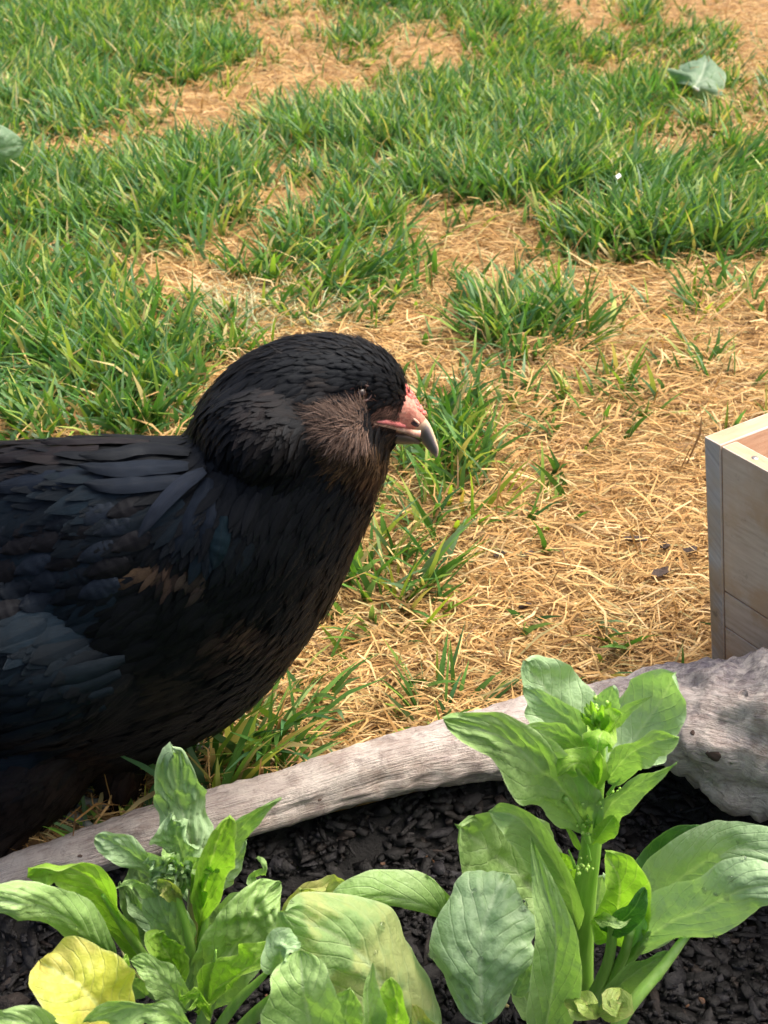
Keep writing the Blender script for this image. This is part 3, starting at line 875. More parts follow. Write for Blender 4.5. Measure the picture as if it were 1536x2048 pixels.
# bud tip
rr = random.Random(2)
for k in range(15):
    a = k * 2.4; h = k / 15
    x0, y0 = 1196 + math.cos(a) * 6, 1462 - h * 30
    ln = 34 - 16 * h
    Lf([(x0, y0, YA - .004), (x0 + math.cos(a) * ln * .6, y0 - 14, YA - .004 - math.sin(a) * .008), (x0 + math.cos(a) * ln, y0 - 26 - 8 * h, YA - .004 - math.sin(a) * .010)], 20 - 6 * h, 'bright' if k % 3 else 'mid', shape='ovate', cup=.8, puck=.02, nu=12, nv=6)
buds(A, 1196, 1424, YA - .006, .008, 22)
buds(A, 1190, 1590, YA - .010, .009, 26); buds(A, 1176, 1650, YA - .009, .008, 22); buds(A, 1165, 1735, YA - .009, .009, 20)
buds(A, 1150, 1590, YA - .006, .008, 16); buds(A, 1238, 1585, YA - .006, .006, 10)
for (x0, y0, x1, y1) in ((1215, 1590, 1242, 1556), (1150, 1735, 1137, 1700), (1165, 1545, 1158, 1600), (1180, 1720, 1175, 1690)):
    link('flower_stalk', tube_mesh('flower_stalk', [PY(x0, y0, YA - .006), PY((x0 + x1) / 2, (y0 + y1) / 2 - 2, YA - .008), PY(x1, y1, YA - .010)], [.0008, .0006, .0003], 8, 10, 0), A, M_petiole)
# lower leaves
p_r[0] = 11
Lf([(1105, 1830, YA + .012), (1050, 1760, YA + .018), (980, 1700, YA + .016), (915, 1650, YA + .006)], 205, 'mid', shape='round', roll=-10, cup=.25, puck=.07)
Lf([(1150, 1860, YA - .002), (1132, 1780, YA - .016), (1085, 1700, YA - .028), (1035, 1640, YA - .030), (978, 1622, YA - .024)], 84, 'mid', shape='strap', roll=38, roll2=24, cup=.5, puck=.03, name='leaf')
Lf([(1150, 1800, YA + .004), (1130, 1745, YA + .006), (1108, 1702, YA + .004)], 62, 'bright', shape='round', roll=10, cup=.4)
p_r[0] = 13
Lf([(1088, 2080, YA - .045), (1105, 1980, YA - .050), (1112, 1880, YA - .050), (1090, 1780, YA - .044), (1062, 1672, YA - .034)], 108, 'mid', shape='lance', roll=-14, roll2=10, cup=.35, puck=.035, wave=.03, nu=44)
Lf([(968, 2040, YA - .045), (962, 1960, YA - .046), (962, 1880, YA - .040), (985, 1800, YA - .028), (1010, 1752, YA - .014)], 205, 'top', shape='round', roll=4, cup=-.25, puck=.055, wave=.04, drops=14, nu=46, nv=20, petiole=[(966, 2120, YA - .04), (968, 2080, YA - .044)])
Lf([(1030, 1990, YA - .036), (1050, 1940, YA - .036), (1045, 1885, YA - .034)], 60, 'top', shape='round', roll=30, cup=.3)
Lf([(1068, 2040, YA - .012), (1045, 1985, YA - .012), (1020, 1930, YA - .010)], 50, 'mid', shape='ovate', cup=.3)
Lf([(1222, 1880, YA - .008), (1238, 1820, YA - .018), (1240, 1760, YA - .022), (1212, 1704, YA - .018)], 112, 'bright', shape='ovate', roll=-12, cup=.7, puck=.04)
Lf([(1205, 1860, YA - .018), (1240, 1846, YA - .028), (1270, 1815, YA - .032), (1290, 1775, YA - .030)], 52, 'dark', shape='ovate', roll=-25, cup=.3)
Lf([(1190, 1835, YA - .020), (1215, 1842, YA - .032), (1238, 1850, YA - .036), (1262, 1838, YA - .034)], 26, 'mid', shape='lance', roll=20, wave=.15)
Lf([(1200, 1880, YA + .02), (1195, 1820, YA + .026), (1205, 1750, YA + .02)], 74, 'top', shape='round', cup=.2)
p_r[0] = 12
Lf([(1285, 1900, YA + .02), (1320, 1800, YA + .024), (1400, 1730, YA + .014), (1480, 1700, YA + .0), (1620, 1720, YA - .02)], 150, 'top', shape='ovate', roll=8, cup=-.3, puck=.03, nu=40, drops=4)
Lf([(1270, 1880, YA + .03), (1310, 1770, YA + .04), (1370, 1700, YA + .04), (1440, 1675, YA + .03)], 110, 'dark', shape='ovate', roll=-8, cup=-.1, puck=.03)
Lf([(1262, 1900, YA - .016), (1330, 1850, YA - .030), (1420, 1810, YA - .040), (1500, 1775, YA - .048), (1640, 1770, YA - .05)], 128, 'top', shape='ovate', roll=-24, cup=-.3, puck=.05, wave=.05, nu=42, nv=18, drops=12, petiole=[(1190, 2010, YA - .008), (1225, 1955, YA - .012)])
Lf([(1205, 2010, YA - .020), (1250, 1965, YA - .030), (1300, 1930, YA - .034), (1338, 1905, YA - .034)], 66, 'mid', shape='ovate', roll=-30, cup=.5, puck=.04)
p_r[0] = 12
for a in ([(1185, 1995), (1215, 1930), (1225, 1870), (1222, 1840)], [(1192, 2005), (1240, 1940), (1285, 1885), (1300, 1850)], [(1200, 2000), (1228, 1950), (1250, 1905), (1262, 1860)]):
    link('petiole', tube_mesh('petiole', [PY(x, y, YA - .012 - i * .004) for i, (x, y) in enumerate(a)], [px2m(12, YA, 1950), px2m(10, YA, 1950), px2m(8, YA, 1900)], 12, 20, .08), A, M_petiole)
link('petiole', tube_mesh('petiole', [PY(1205, 2100, YA - .05), PY(1262, 2010, YA - .048), PY(1325, 1935, YA - .040), (PY(1375, 1870, YA - .032)), PY(1430, 1815, YA - .030)], [px2m(12, YA, 1950), px2m(11, YA, 1950), px2m(8, YA, 1900), px2m(2, YA, 1900)], 12, 26, .08), A, M_petiole)
# leaf that arches out to the left on its own stalk
Lf([(900, 1835, YA - .012), (840, 1805, YA - .020), (760, 1790, YA - .024), (700, 1805, YA - .028), (640, 1850, YA - .030)], 92, 'mid', shape='ovate', roll=34, cup=-.6, puck=.02, nu=36)
Lf([(896, 1850, YA - .010), (880, 1800, YA - .014), (852, 1748, YA - .014)], 42, 'mid', shape='lance', roll=-20, cup=.5)
link('petiole', tube_mesh('petiole', [PY(1000, 2010, YA - .008), PY(930, 1920, YA - .010), PY(896, 1835, YA - .012)], [.002, .0016, .0010], 10, 16, .05), A, M_petiole)
for (x, y, w, s) in ((1172, 2008, 44, -1), (1232, 2006, 56, 1), (1150, 2022, 26, -1)):
    Lf([(1198, 2030, YA - .055), (x + s * 4 + 8, y + 6, YA - .058), (x, y - 4 + 0, YA - .056), (x + s * 20, y - 22, YA - .05)], w, 'edged', shape='round', cup=.2, nu=16, nv=8)

# ---- plant B: curly spinach at the left
YB = .395
B_ON = True
B = empty('spinach_plant', PZ(385, 1975, -.025))
tag(B, 'low curly spinach plant with a puckered upright leaf and a yellow leaf, lower left', 'spinach plant', 'spinach plants in the mulch bed')
Lf = lambda *a, **k: leaf(B, *a, **k)
link('stem', tube_mesh('stem', [PY(385, 2000, YB), PY(383, 1900, YB), PY(390, 1800, YB), PY(385, 1720, YB)], [px2m(20, YB, 1900), px2m(17, YB, 1900), px2m(14, YB, 1800), px2m(9, YB, 1700)], 14, 40, .14), B, M_redstem)
Lf([(392, 1800, YB + .006), (388, 1720, YB + .012), (370, 1640, YB + .016), (352, 1570, YB + .014), (345, 1498, YB + .004)], 122, 'top', shape='round', roll=-6, cup=.1, puck=.10, wave=.08, nu=46, nv=20)
Lf([(385, 1770, YB - .002), (368, 1720, YB - .004), (352, 1670, YB - .006), (345, 1628, YB - .006)], 92, 'top', shape='ovate', roll=12, cup=.3, puck=.12, wave=.14)
p_r[0] = 9
Lf([(352, 1790, YB - .008), (300, 1735, YB - .018), (240, 1695, YB - .026), (190, 1672, YB - .026)], 82, 'top', shape='spoon', roll=28, cup=.25, puck=.06)
Lf([(392, 1900, YB - .012), (408, 1800, YB - .024), (428, 1710, YB - .034), (458, 1632, YB - .034)], 92, 'bright', shape='spoon', roll=-18, cup=.55, puck=.07, wave=.05, nu=40)
Lf([(420, 1750, YB + .002), (465, 1680, YB + .002), (510, 1630, YB - .002), (563, 1597, YB - .004)], 58, 'mid', shape='lance', roll=-24, cup=.4, puck=.08)
Lf([(415, 1790, YB + .008), (455, 1730, YB + .012), (492, 1680, YB + .012)], 66, 'top', shape='ovate', roll=10, cup=.1, puck=.05)
Lf([(285, 1912, YB - .012), (245, 1850, YB - .024), (200, 1785, YB - .036), (150, 1745, YB - .044), (95, 1738, YB - .048), (55, 1752, YB - .048)], 88, 'bright', shape='strap', roll=32, roll2=50, cup=.45, puck=.05, wave=.12, nu=42)
link('petiole', tube_mesh('petiole', [PY(360, 1985, YB - .008), PY(310, 1940, YB - .012), PY(250, 1858, YB - .026), PY(205, 1790, YB - .038)], [.0024, .0023, .0018, .0008], 10, 24, .06), B, M_petiole)
Lf([(300, 1890, YB + .010), (275, 1830, YB + .012), (240, 1765, YB + .01)], 62, 'mid', shape='ovate', roll=20, cup=.3, puck=.05)
Lf([(225, 1925, YB - .030), (165, 1858, YB - .050), (90, 1815, YB - .062), (10, 1805, YB - .070), (-70, 1810, YB - .072)], 105, 'mid', shape='ovate', roll=26, cup=-.4, puck=.05, nu=40, nv=16)
link('petiole', tube_mesh('petiole', [PY(330, 2000, YB - .012), PY(270, 1960, YB - .02), PY(215, 1915, YB - .034), PY(150, 1855, YB - .054)], [.0026, .0026, .002, .0008], 10, 24, .06), B, M_petiole)
Lf([(350, 1860, YB + .010), (305, 1820, YB + .014), (280, 1760, YB + .016), (272, 1710, YB + .014)], 96, 'top', shape='ovate', roll=-8, cup=.2, puck=.06)
Lf([(372, 1910, YB - .012), (345, 1860, YB - .020), (318, 1800, YB - .024), (322, 1750, YB - .020)], 98, 'top', shape='ovate', roll=6, cup=.15, puck=.05)
Lf([(355, 1960, YB - .028), (342, 1920, YB - .034), (322, 1885, YB - .036), (330, 1858, YB - .034)], 74, 'bright', shape='strap', roll=0, cup=.4, puck=.08, wave=.12)
link('petiole', tube_mesh('petiole', [PY(386, 1970, YB - .012), PY(380, 1890, YB - .022), PY(360, 1810, YB - .026), PY(345, 1765, YB - .024)], [.0024, .0022, .0016, .001], 10, 20, .06), B, M_petiole)
link('petiole', tube_mesh('petiole', [PY(392, 1980, YB - .010), PY(404, 1890, YB - .018), PY(412, 1830, YB - .018), PY(420, 1770, YB - .018)], [.0026, .0022, .0014, .0003], 10, 20, .06), B, M_petiole)
# crumpled young leaves at the heart
rr = random.Random(5)
for k in range(17):
    a = rr.uniform(0, 2 * math.pi); x0, y0 = 352 + rr.uniform(-28, 38), 1755 + rr.uniform(-22, 24)
    ln = rr.uniform(24, 46)
    Lf([(x0, y0, YB - .018), (x0 + math.cos(a) * ln * .5, y0 - 10 - rr.uniform(0, 12), YB - .026), (x0 + math.cos(a) * ln, y0 - 14 + math.sin(a) * 14, YB - .024)], rr.uniform(24, 44), rr.choice(['top', 'top', 'mid', 'mid', 'bright']), shape='ovate', roll=rr.uniform(-40, 40), cup=.6, puck=.16, wave=.18, nu=18, nv=8)
Lf([(360, 1800, YB - .026), (335, 1775, YB - .032), (318, 1772, YB - .030)], 44, 'edged', shape='round', roll=20, cup=.6, puck=.1)
Lf([(305, 1795, YB - .028), (270, 1765, YB - .034), (232, 1775, YB - .036)], 30, 'mid', shape='lance', roll=30, cup=.5, wave=.15)
Lf([(405, 1810, YB - .02), (398, 1765, YB - .028), (412, 1725, YB - .028), (438, 1745, YB - .03)], 44, 'bright', shape='strap', roll=20, cup=.5, puck=.06, wave=.15)
Lf([(395, 2010, YB - .018), (440, 1940, YB - .024), (490, 1870, YB - .024), (520, 1810, YB - .018), (558, 1768, YB - .008)], 160, 'mid', shape='ovate', roll=-12, cup=.3, puck=.08, wave=.04, nu=44, nv=18, drops=10)
Lf([(420, 1900, YB + .01), (440, 1850, YB + .012), (430, 1800, YB + .008)], 70, 'top', shape='round', roll=10, cup=.2)
Lf([(500, 1800, YB - .002), (516, 1778, YB - .008), (510, 1755, YB - .006), (528, 1738, YB - .010), (514, 1714, YB - .008)], 24, 'mid', shape='strap', roll=0, roll2=260, cup=.7, puck=.1, wave=.2)
Lf([(462, 1850, YB), (452, 1822, YB - .004), (470, 1800, YB - .008), (498, 1806, YB - .010)], 34, 'top', shape='strap', roll=25, cup=.6)
Lf([(395, 2020, YB - .038), (450, 1960, YB - .046), (510, 1920, YB - .050), (555, 1880, YB - .046)], 84, 'bright', shape='ovate', roll=38, cup=.6, puck=.08, wave=.1)
Lf([(262, 2080, YB - .075), (200, 2010, YB - .080), (150, 1960, YB - .078), (82, 1925, YB - .070)], 172, 'yellow', shape='round', roll=-16, cup=.3, puck=.05, wave=.06, nu=38, nv=16, label='yellowed leaf, paler than the others of this plant')
Lf([(372, 2020, YB - .048), (340, 1975, YB - .054), (305, 1938, YB - .054), (262, 1920, YB - .050)], 78, 'mid', shape='ovate', roll=14, cup=.15, puck=.04)
Lf([(290, 1992, YB - .05), (250, 1965, YB - .058), (215, 1960, YB - .058)], 56, 'mid', shape='round', roll=20, cup=.5, puck=.05)
Lf([(258, 1960, YB - .050), (232, 1935, YB - .058), (210, 1910, YB - .054)], 34, 'bright', shape='ovate', roll=30, cup=.6)
Lf([(235, 1965, YB - .050), (244, 1935, YB - .058), (252, 1908, YB - .056)], 30, 'bright', shape='ovate', roll=-30, cup=.6)
Lf([(405, 2080, YB - .09), (330, 2030, YB - .094), (250, 2020, YB - .094), (170, 2040, YB - .09)], 66, 'mid', shape='strap', roll=30, cup=.5, puck=.07, wave=.16)
Lf([(140, 2110, YB - .09), (60, 2050, YB - .10), (-40, 2035, YB - .10)], 84, 'mid', shape='ovate', roll=10, cup=.3, puck=.05)
Lf([(420, 2030, YB - .056), (400, 1995, YB - .062), (385, 1990, YB - .060), (358, 2000, YB - .058)], 40, 'bright', shape='round', roll=20, cup=.5, puck=.1, wave=.2)
for a in ([(400, 2080), (420, 2010), (450, 1960), (460, 1930)], [(395, 2090), (412, 2000), (425, 1950), (432, 1900)], [(410, 2100), (470, 2010), (520, 1960), (548, 1930)]):
    link('petiole', tube_mesh('petiole', [PY(x, y, YB - .034 - i * .002) for i, (x, y) in enumerate(a)], [.0026, .0022, .0015, .0003], 10, 20, .08), B, M_petiole)
link('dry_stalk', tube_mesh('dry_stalk', [PY(240, 1840, YB + .0), PY(244, 1900, YB - .01), PY(270, 1945, YB - .02), PY(300, 1975, YB - .03)], [.0006, .0006, .0005], 8, 18, 0), B, M_redstem)

# ---- plant C: broad blotched leaves at the bottom centre
YC = .34
Cp = empty('spinach_plant', PZ(700, 2300, -.03))
tag(Cp, 'spinach plant with broad pale blotched leaves, nearest at the bottom middle', 'spinach plant', 'spinach plants in the mulch bed')
Lf = lambda *a, **k: leaf(Cp, *a, **k)
Lf([(850, 2150, YC + .006), (800, 2030, YC + .010), (745, 1940, YC + .010), (670, 1870, YC + .006), (560, 1822, YC - .006)], 210, 'blotch', shape='ovate', roll=-10, cup=-.35, puck=.05, wave=.05, nu=46, nv=20, label='broad leaf bleached pale in blotches', drops=6)
Lf([(700, 1860, YC + .035), (655, 1825, YC + .040), (620, 1800, YC + .040), (600, 1780, YC + .036)], 110, 'edged', shape='round', roll=10, cup=.3, wave=.1)
Lf([(560, 1880, YC + .034), (600, 1822, YC + .04), (660, 1785, YC + .04), (705, 1778, YC + .036)], 60, 'edged', shape='strap', roll=15, cup=.3, wave=.14, label='fading leaf with a yellow brown edge')
Lf([(640, 2160, YC - .030), (620, 2060, YC - .034), (605, 1980, YC - .032), (600, 1900, YC - .022)], 170, 'mid', shape='ovate', roll=12, cup=.3, puck=.035, wave=.05, nu=38, nv=16)
Lf([(735, 2140, YC - .038), (740, 2050, YC - .044), (738, 1985, YC - .044), (745, 1925, YC - .040)], 62, 'mid', shape='lance', roll=-30, cup=.6)
Lf([(770, 2160, YC - .036), (785, 2070, YC - .042), (790, 2010, YC - .042), (780, 1956, YC - .038)], 84, 'bright', shape='ovate', roll=24, cup=.6)
Lf([(580, 1960, YC - .010), (560, 1920, YC - .018), (565, 1890, YC - .018), (600, 1885, YC - .016)], 62, 'top', shape='round', roll=20, cup=.5, puck=.1, wave=.14)
Lf([(700, 2150, YC - .026), (690, 2050, YC - .030), (700, 1975, YC - .028)], 90, 'mid', shape='ovate', roll=0, cup=.3, puck=.05)
Lf([(880, 2150, YC + .012), (850, 2080, YC + .012), (825, 2010, YC + .008)], 60, 'edged', shape='ovate', roll=-20, cup=.4)
link('petiole', tube_mesh('petiole', [PY(440, 2110, YC + .01), PY(500, 2040, YC + .008), PY(560, 1990, YC + .0), PY(610, 1960, YC - .01)], [.003, .0028, .0024], 12, 20, .08), Cp, M_petiole)
link('stem', tube_mesh('stem', [PY(700, 2320, YC + .01), PY(705, 2200, YC + .0), PY(700, 2100, YC - .012)], [.005, .0045, .003], 12, 20, .1), Cp, M_stem)

# ------------------------------------------------------------------ two broad leaves lying in the lawn
def lawn_leaf(pts, w, label, mat, **kw):
    r = empty('weed_leaf', PZ(pts[0][0], pts[0][1], .02))
    seedc[0] += 1
    w3 = [PZ(a, b, c) for a, b, c in pts]
    me = leaf_mesh('blade', w3, w, seed=seedc[0], **kw)
    link('blade', me, r, LT[mat]); tag(r, label, 'leaf')
    return r, w3
def mat_pale():
    return mat_leaf('leaf_silvery', (.20, .31, .19), (.16, .26, .15), (.38, .47, .34), spec=.4)
LT['silver'] = mat_pale()
r, w3 = lawn_leaf([(1385, 178, .028), (1398, 160, .036), (1408, 138, .036), (1412, 118, .026)], .080, 'broad crinkled grey green leaf lying on the dry lawn, top right', 'silver', shape='round', roll=8, cup=-.3, puck=.05, wave=.10)
link('stalk', tube_mesh('stalk', [PZ(1325, 150, .02), PZ(1345, 158, .022), PZ(1375, 168, .028), PZ(1396, 180, .030)], [.002, .0022, .0024], 8, 14, 0), r, mat_stem('stalk_pale', (.45, .50, .38), (.55, .58, .48)))
r, w3 = lawn_leaf([(-70, 330, .02), (-40, 310, .06), (0, 298, .075), (45, 290, .07)], .060, 'broad plain weed leaf standing in the grass at the left edge', 'silver', shape='ovate', roll=-20, cup=-.3, puck=.03)
# a scrap of white paper-like petal in the grass
bm = bmesh.new(); bmesh.ops.create_grid(bm, x_segments=4, y_segments=3, size=.5)
for v in bm.verts: v.co = Vector((v.co.x * .007, v.co.y * .005, .002 * math.sin(v.co.x * 6)))
me = bpy.data.meshes.new('petal'); bm.to_mesh(me); bm.free()
kp = NT('petal_white'); kp.set(Base_Color=(.75, .72, .76, 1), Roughness=.6)
o = link('petal', me, None, kp.m); o.location = PZ(1237, 352, .05); o.rotation_euler = (.5, .1, .5)
tag(o, 'tiny white petal caught in the grass, right of centre above the bare patch', 'petal')

# ------------------------------------------------------------------ the hen
YH = .52
hen = empty('hen', (PZ(250, 1690, 0).x, .50, 0))
tag(hen, 'black hen with tufted brown cheeks and pale pink beak standing behind the log', 'hen')
# outline pairs (back point, front point, half thickness in metres, Y)
RINGS = [((-560, 1130), (-560, 1300), .012, .56), ((-520, 1080), (-520, 1400), .045, .555), ((-420, 1010), (-400, 1510), .066, .55), ((-250, 945), (-220, 1580), .080, .54), ((-90, 912), (-50, 1590), .086, .53),
         ((40, 893), (90, 1560), .088, .525), ((150, 885), (230, 1540), .087, .52), ((240, 883), (360, 1490), .084, .52), ((310, 883), (470, 1430), .080, .52),
         ((358, 882), (560, 1345), .075, .52), ((380, 880), (630, 1244), .069, .52), ((384, 872), (682, 1150), .062, .52), ((388, 855), (724, 1055), .055, .52),
         ((402, 825), (755, 980), .049, .52), ((424, 790), (772, 935), .046, .52), ((447, 757), (772, 905), .043, .52), ((482, 726), (768, 893), .040, .52),
         ((525, 700), (766, 890), .037, .52), ((575, 683), (768, 890), .034, .52), ((630, 673), (774, 890), .031, .52), ((690, 677), (782, 886), .0275, .52),
         ((740, 692), (790, 880), .023, .52), ((778, 716), (798, 872), .018, .52), ((800, 742), (806, 862), .012, .52), ((808, 775), (810, 840), .004, .52)]
def ring_pts(b, f, w, Y, m=48):
    pb, pf = PY(*b, Y), PY(*f, Y)
    c = (pb + pf) / 2; u = (pb - pf) / 2
    vd = (c - O).normalized()
    return [c + u * math.cos(2 * math.pi * j / m) + vd * (w * math.sin(2 * math.pi * j / m)) for j in range(m)]
def loft(rings, m=48, dense=4):
    base = [ring_pts(*r, m=m) for r in rings]
    n = (len(rings) - 1) * dense + 1
    cols = [catmull([b[j] for b in base], n) for j in range(m)]
    V = [tuple(cols[j][i]) for i in range(n) for j in range(m)]
    i = (np.arange(n - 1)[:, None] * m + np.arange(m)[None]); jn = (np.arange(n - 1)[:, None] * m + (np.arange(m) + 1)[None] % m)
    q = np.stack([i.ravel(), jn.ravel(), jn.ravel() + m, i.ravel() + m], 1)
    caps = np.array([list(range(m))[::-1], list(range((n - 1) * m, n * m))])
    return V, q, caps
def hen_body():
    bm = bmesh.new()
    V, q, caps = loft(RINGS)
    vs = [bm.verts.new(v) for v in V]
    for f in list(q) + list(caps): bm.faces.new([vs[k] for k in f])
    def ell(px, py, Y, rx, ry, rd, ang=0):
        c = PY(px, py, Y); d = (c - O).dot(F)
        ret = bmesh.ops.create_icosphere(bm, subdivisions=4, radius=1)
        vd = (c - O).normalized(); uu = U; rr_ = R
        a = math.radians(ang); ax = rr_ * math.cos(a) - uu * math.sin(a); ay = rr_ * math.sin(a) + uu * math.cos(a)
        for v in ret['verts']: v.co = c + ax * v.co.x * rx / FPX * d + ay * v.co.y * ry / FPX * d + vd * v.co.z * rd
    ell(40, 1562, .500, 165, 98, .045, -30)     # near thigh
    ell(-60, 1640, .495, 150, 105, .045, -20)
    ell(238, 1548, .520, 48, 74, .028, 6)         # far thigh
    ell(10, 1270, .505, 330, 215, .078, 10)       # folded wing bulges from the flank
    ell(524, 868, .511, 132, 118, .050, 16)        # hackle puffed over the shoulders
    ell(655, 855, .497, 85, 52, .022, 18)         # cheek muff
    ell(690, 880, .505, 70, 42, .024, 12)
    bmesh.ops.recalc_face_normals(bm, faces=bm.faces[:])
    me = bpy.data.meshes.new('tmp'); bm.to_mesh(me); bm.free()
    o = bpy.data.objects.new('tmp', me); COL.objects.link(o)
    r = o.modifiers.new('r', 'REMESH'); r.mode = 'VOXEL'; r.voxel_size = .0022
    s = o.modifiers.new('s', 'SMOOTH'); s.iterations = 26; s.factor = .5
    dg = bpy.context.evaluated_depsgraph_get(); dg.update()
    out = bpy.data.meshes.new_from_object(o.evaluated_get(dg))
    bpy.data.objects.remove(o)
    return out
def mat_plumage(name, sheen=True):
    k = NT(name); c = k.vcol()
    tc = k.n('TexCoord'); sx = k.n('SeparateXYZ'); k.l(tc.outputs['UV'], sx.inputs[0])
    u, v = sx.outputs[0], sx.outputs[1]
    av = k.math('ABSOLUTE', k.math('SUBTRACT', v, .5))
    barb = k.math('SINE', k.math('MULTIPLY', k.math('SUBTRACT', u, k.math('MULTIPLY', av, 1.1)), 150))
    shaft = k.ramp(av, [(.0, (1, 1, 1)), (.03, (0, 0, 0))])
    stv = k.noise(k.coord('UV', (2.5, 16, 1)), 3, 5, .7)
    c = k.mix(1.0, c, k.ramp(stv, [(.32, (.35, .35, .35)), (.68, (1.9, 1.9, 1.9))]), 'MULTIPLY')
    tipd = k.ramp(u, [(.55, (1, 1, 1)), (1.0, (.45, .45, .45))])
    c = k.mix(1.0, c, tipd, 'MULTIPLY')
    k.l(k.mix(k.math('MULTIPLY', shaft, .25), c, (.022, .022, .024)), k.b.inputs['Base Color'])
    k.set(Roughness=.50)
    k.b.inputs['Specular IOR Level'].default_value = .13
    k.b.inputs['Specular Tint'].default_value = (.75, .87, 1.0, 1)
    k.b.inputs['Sheen Weight'].default_value = .0
    k.bump(barb, .25, .0004)
    return k.m
M_feather = mat_plumage('black_feather')
kb = NT('under_plumage'); kb.set(Base_Color=(.003, .003, .003, 1), Roughness=.8); kb.b.inputs['Specular IOR Level'].default_value = .15; M_under = kb.m
body_me = hen_body(); body_me.name = 'body'
body = link('body', body_me, hen, M_under)
bvh = BVHTree.FromPolygons([v.co.copy() for v in body_me.vertices], [tuple(p.vertices) for p in body_me.polygons])
def surf(px, py):
    h = bvh.ray_cast(O, ray(px, py).normalized())
    return h[0], h[1]
print('HEN faces', len(body_me.polygons))

# flow field: px, py, dx, dy (image), length, width
FLOW = np.array([(800, 720, -.7, -.55, .006, .0024), (740, 690, -1, -.15, .007, .0028), (650, 690, -1, .1, .009, .0034), (540, 700, -1, .35, .012, .004), (450, 760, -.7, .8, .016, .005), (400, 860, -.3, 1, .020, .006),
    (640, 740, -1, .1, .009, .0034), (560, 800, -.9, .5, .013, .0045), (480, 900, -.5, 1, .020, .006), (620, 950, -.6, .9, .015, .005), (740, 920, -.5, .8, .010, .004), (760, 1000, -.2, 1, .012, .005),
    (560, 1050, -.35, 1, .022, .007), (700, 1120, -.4, 1, .018, .007), (430, 1060, -.25, 1, .028, .009), (600, 1270, -.8, .9, .020, .008), (480, 1200, -.5, .8, .022, .009), (380, 1150, -.5, .9, .022, .010),
    (470, 1390, -1, .6, .021, .009), (330, 1420, -1, .5, .022, .009), (320, 920, -1, .12, .034, .010), (150, 920, -1, .05, .036, .011), (-50, 940, -1, .05, .038, .012), (300, 1010, -1, .3, .028, .011),
    (250, 1120, -1, .45, .022, .012), (100, 1050, -1, .35, .025, .013), (0, 1180, -1, .5, .024, .014), (200, 1280, -1, .5, .024, .014), (50, 1380, -1, .4, .032, .014), (-200, 1200, -1, .3, .040, .016),
    (350, 1140, -.35, 1, .014, .004), (490, 1275, -.5, .9, .013, .004), (150, 1560, -.9, .5, .018, .007), (50, 1640, -.8, .7, .018, .007), (250, 1600, -.2, 1, .016, .005), (700, 800, -1, .2, .008, .003)])
BLOT = [(310, 1140, 26, (.13, .085, .055)), (350, 1138, 26, (.11, .07, .05)), (395, 1152, 26, (.10, .075, .055)), (285, 1150, 20, (.14, .09, .05)), (490, 1275, 36, (.11, .07, .045)), (440, 1290, 40, (.05, .032, .024)), (545, 1290, 40, (.06, .042, .034)),
        (350, 1385, 50, (.035, .026, .018)), (205, 1510, 45, (.060, .030, .018)), (60, 1560, 160, (.022, .013, .009)), (120, 1660, 110, (.020, .012, .008)), (265, 1580, 45, (.045, .022, .012)),
        (530, 830, 50, (.020, .013, .010)), (560, 870, 55, (.014, .011, .009)), (745, 960, 42, (.10, .050, .024)), (765, 1010, 28, (.09, .045, .022)), (735, 1060, 36, (.035, .018, .010)), (690, 920, 45, (.10, .060, .026)), (640, 770, 30, (.03, .024, .02)),
        (120, 900, 80, (.020, .014, .012)), (660, 1180, 60, (.020, .013, .009)), (600, 1320, 60, (.028, .016, .010))]
TEAL = [(430, 1080, 55), (60, 1060, 150), (40, 1300, 200), (230, 1000, 90), (330, 1020, 60), (120, 1180, 130)]
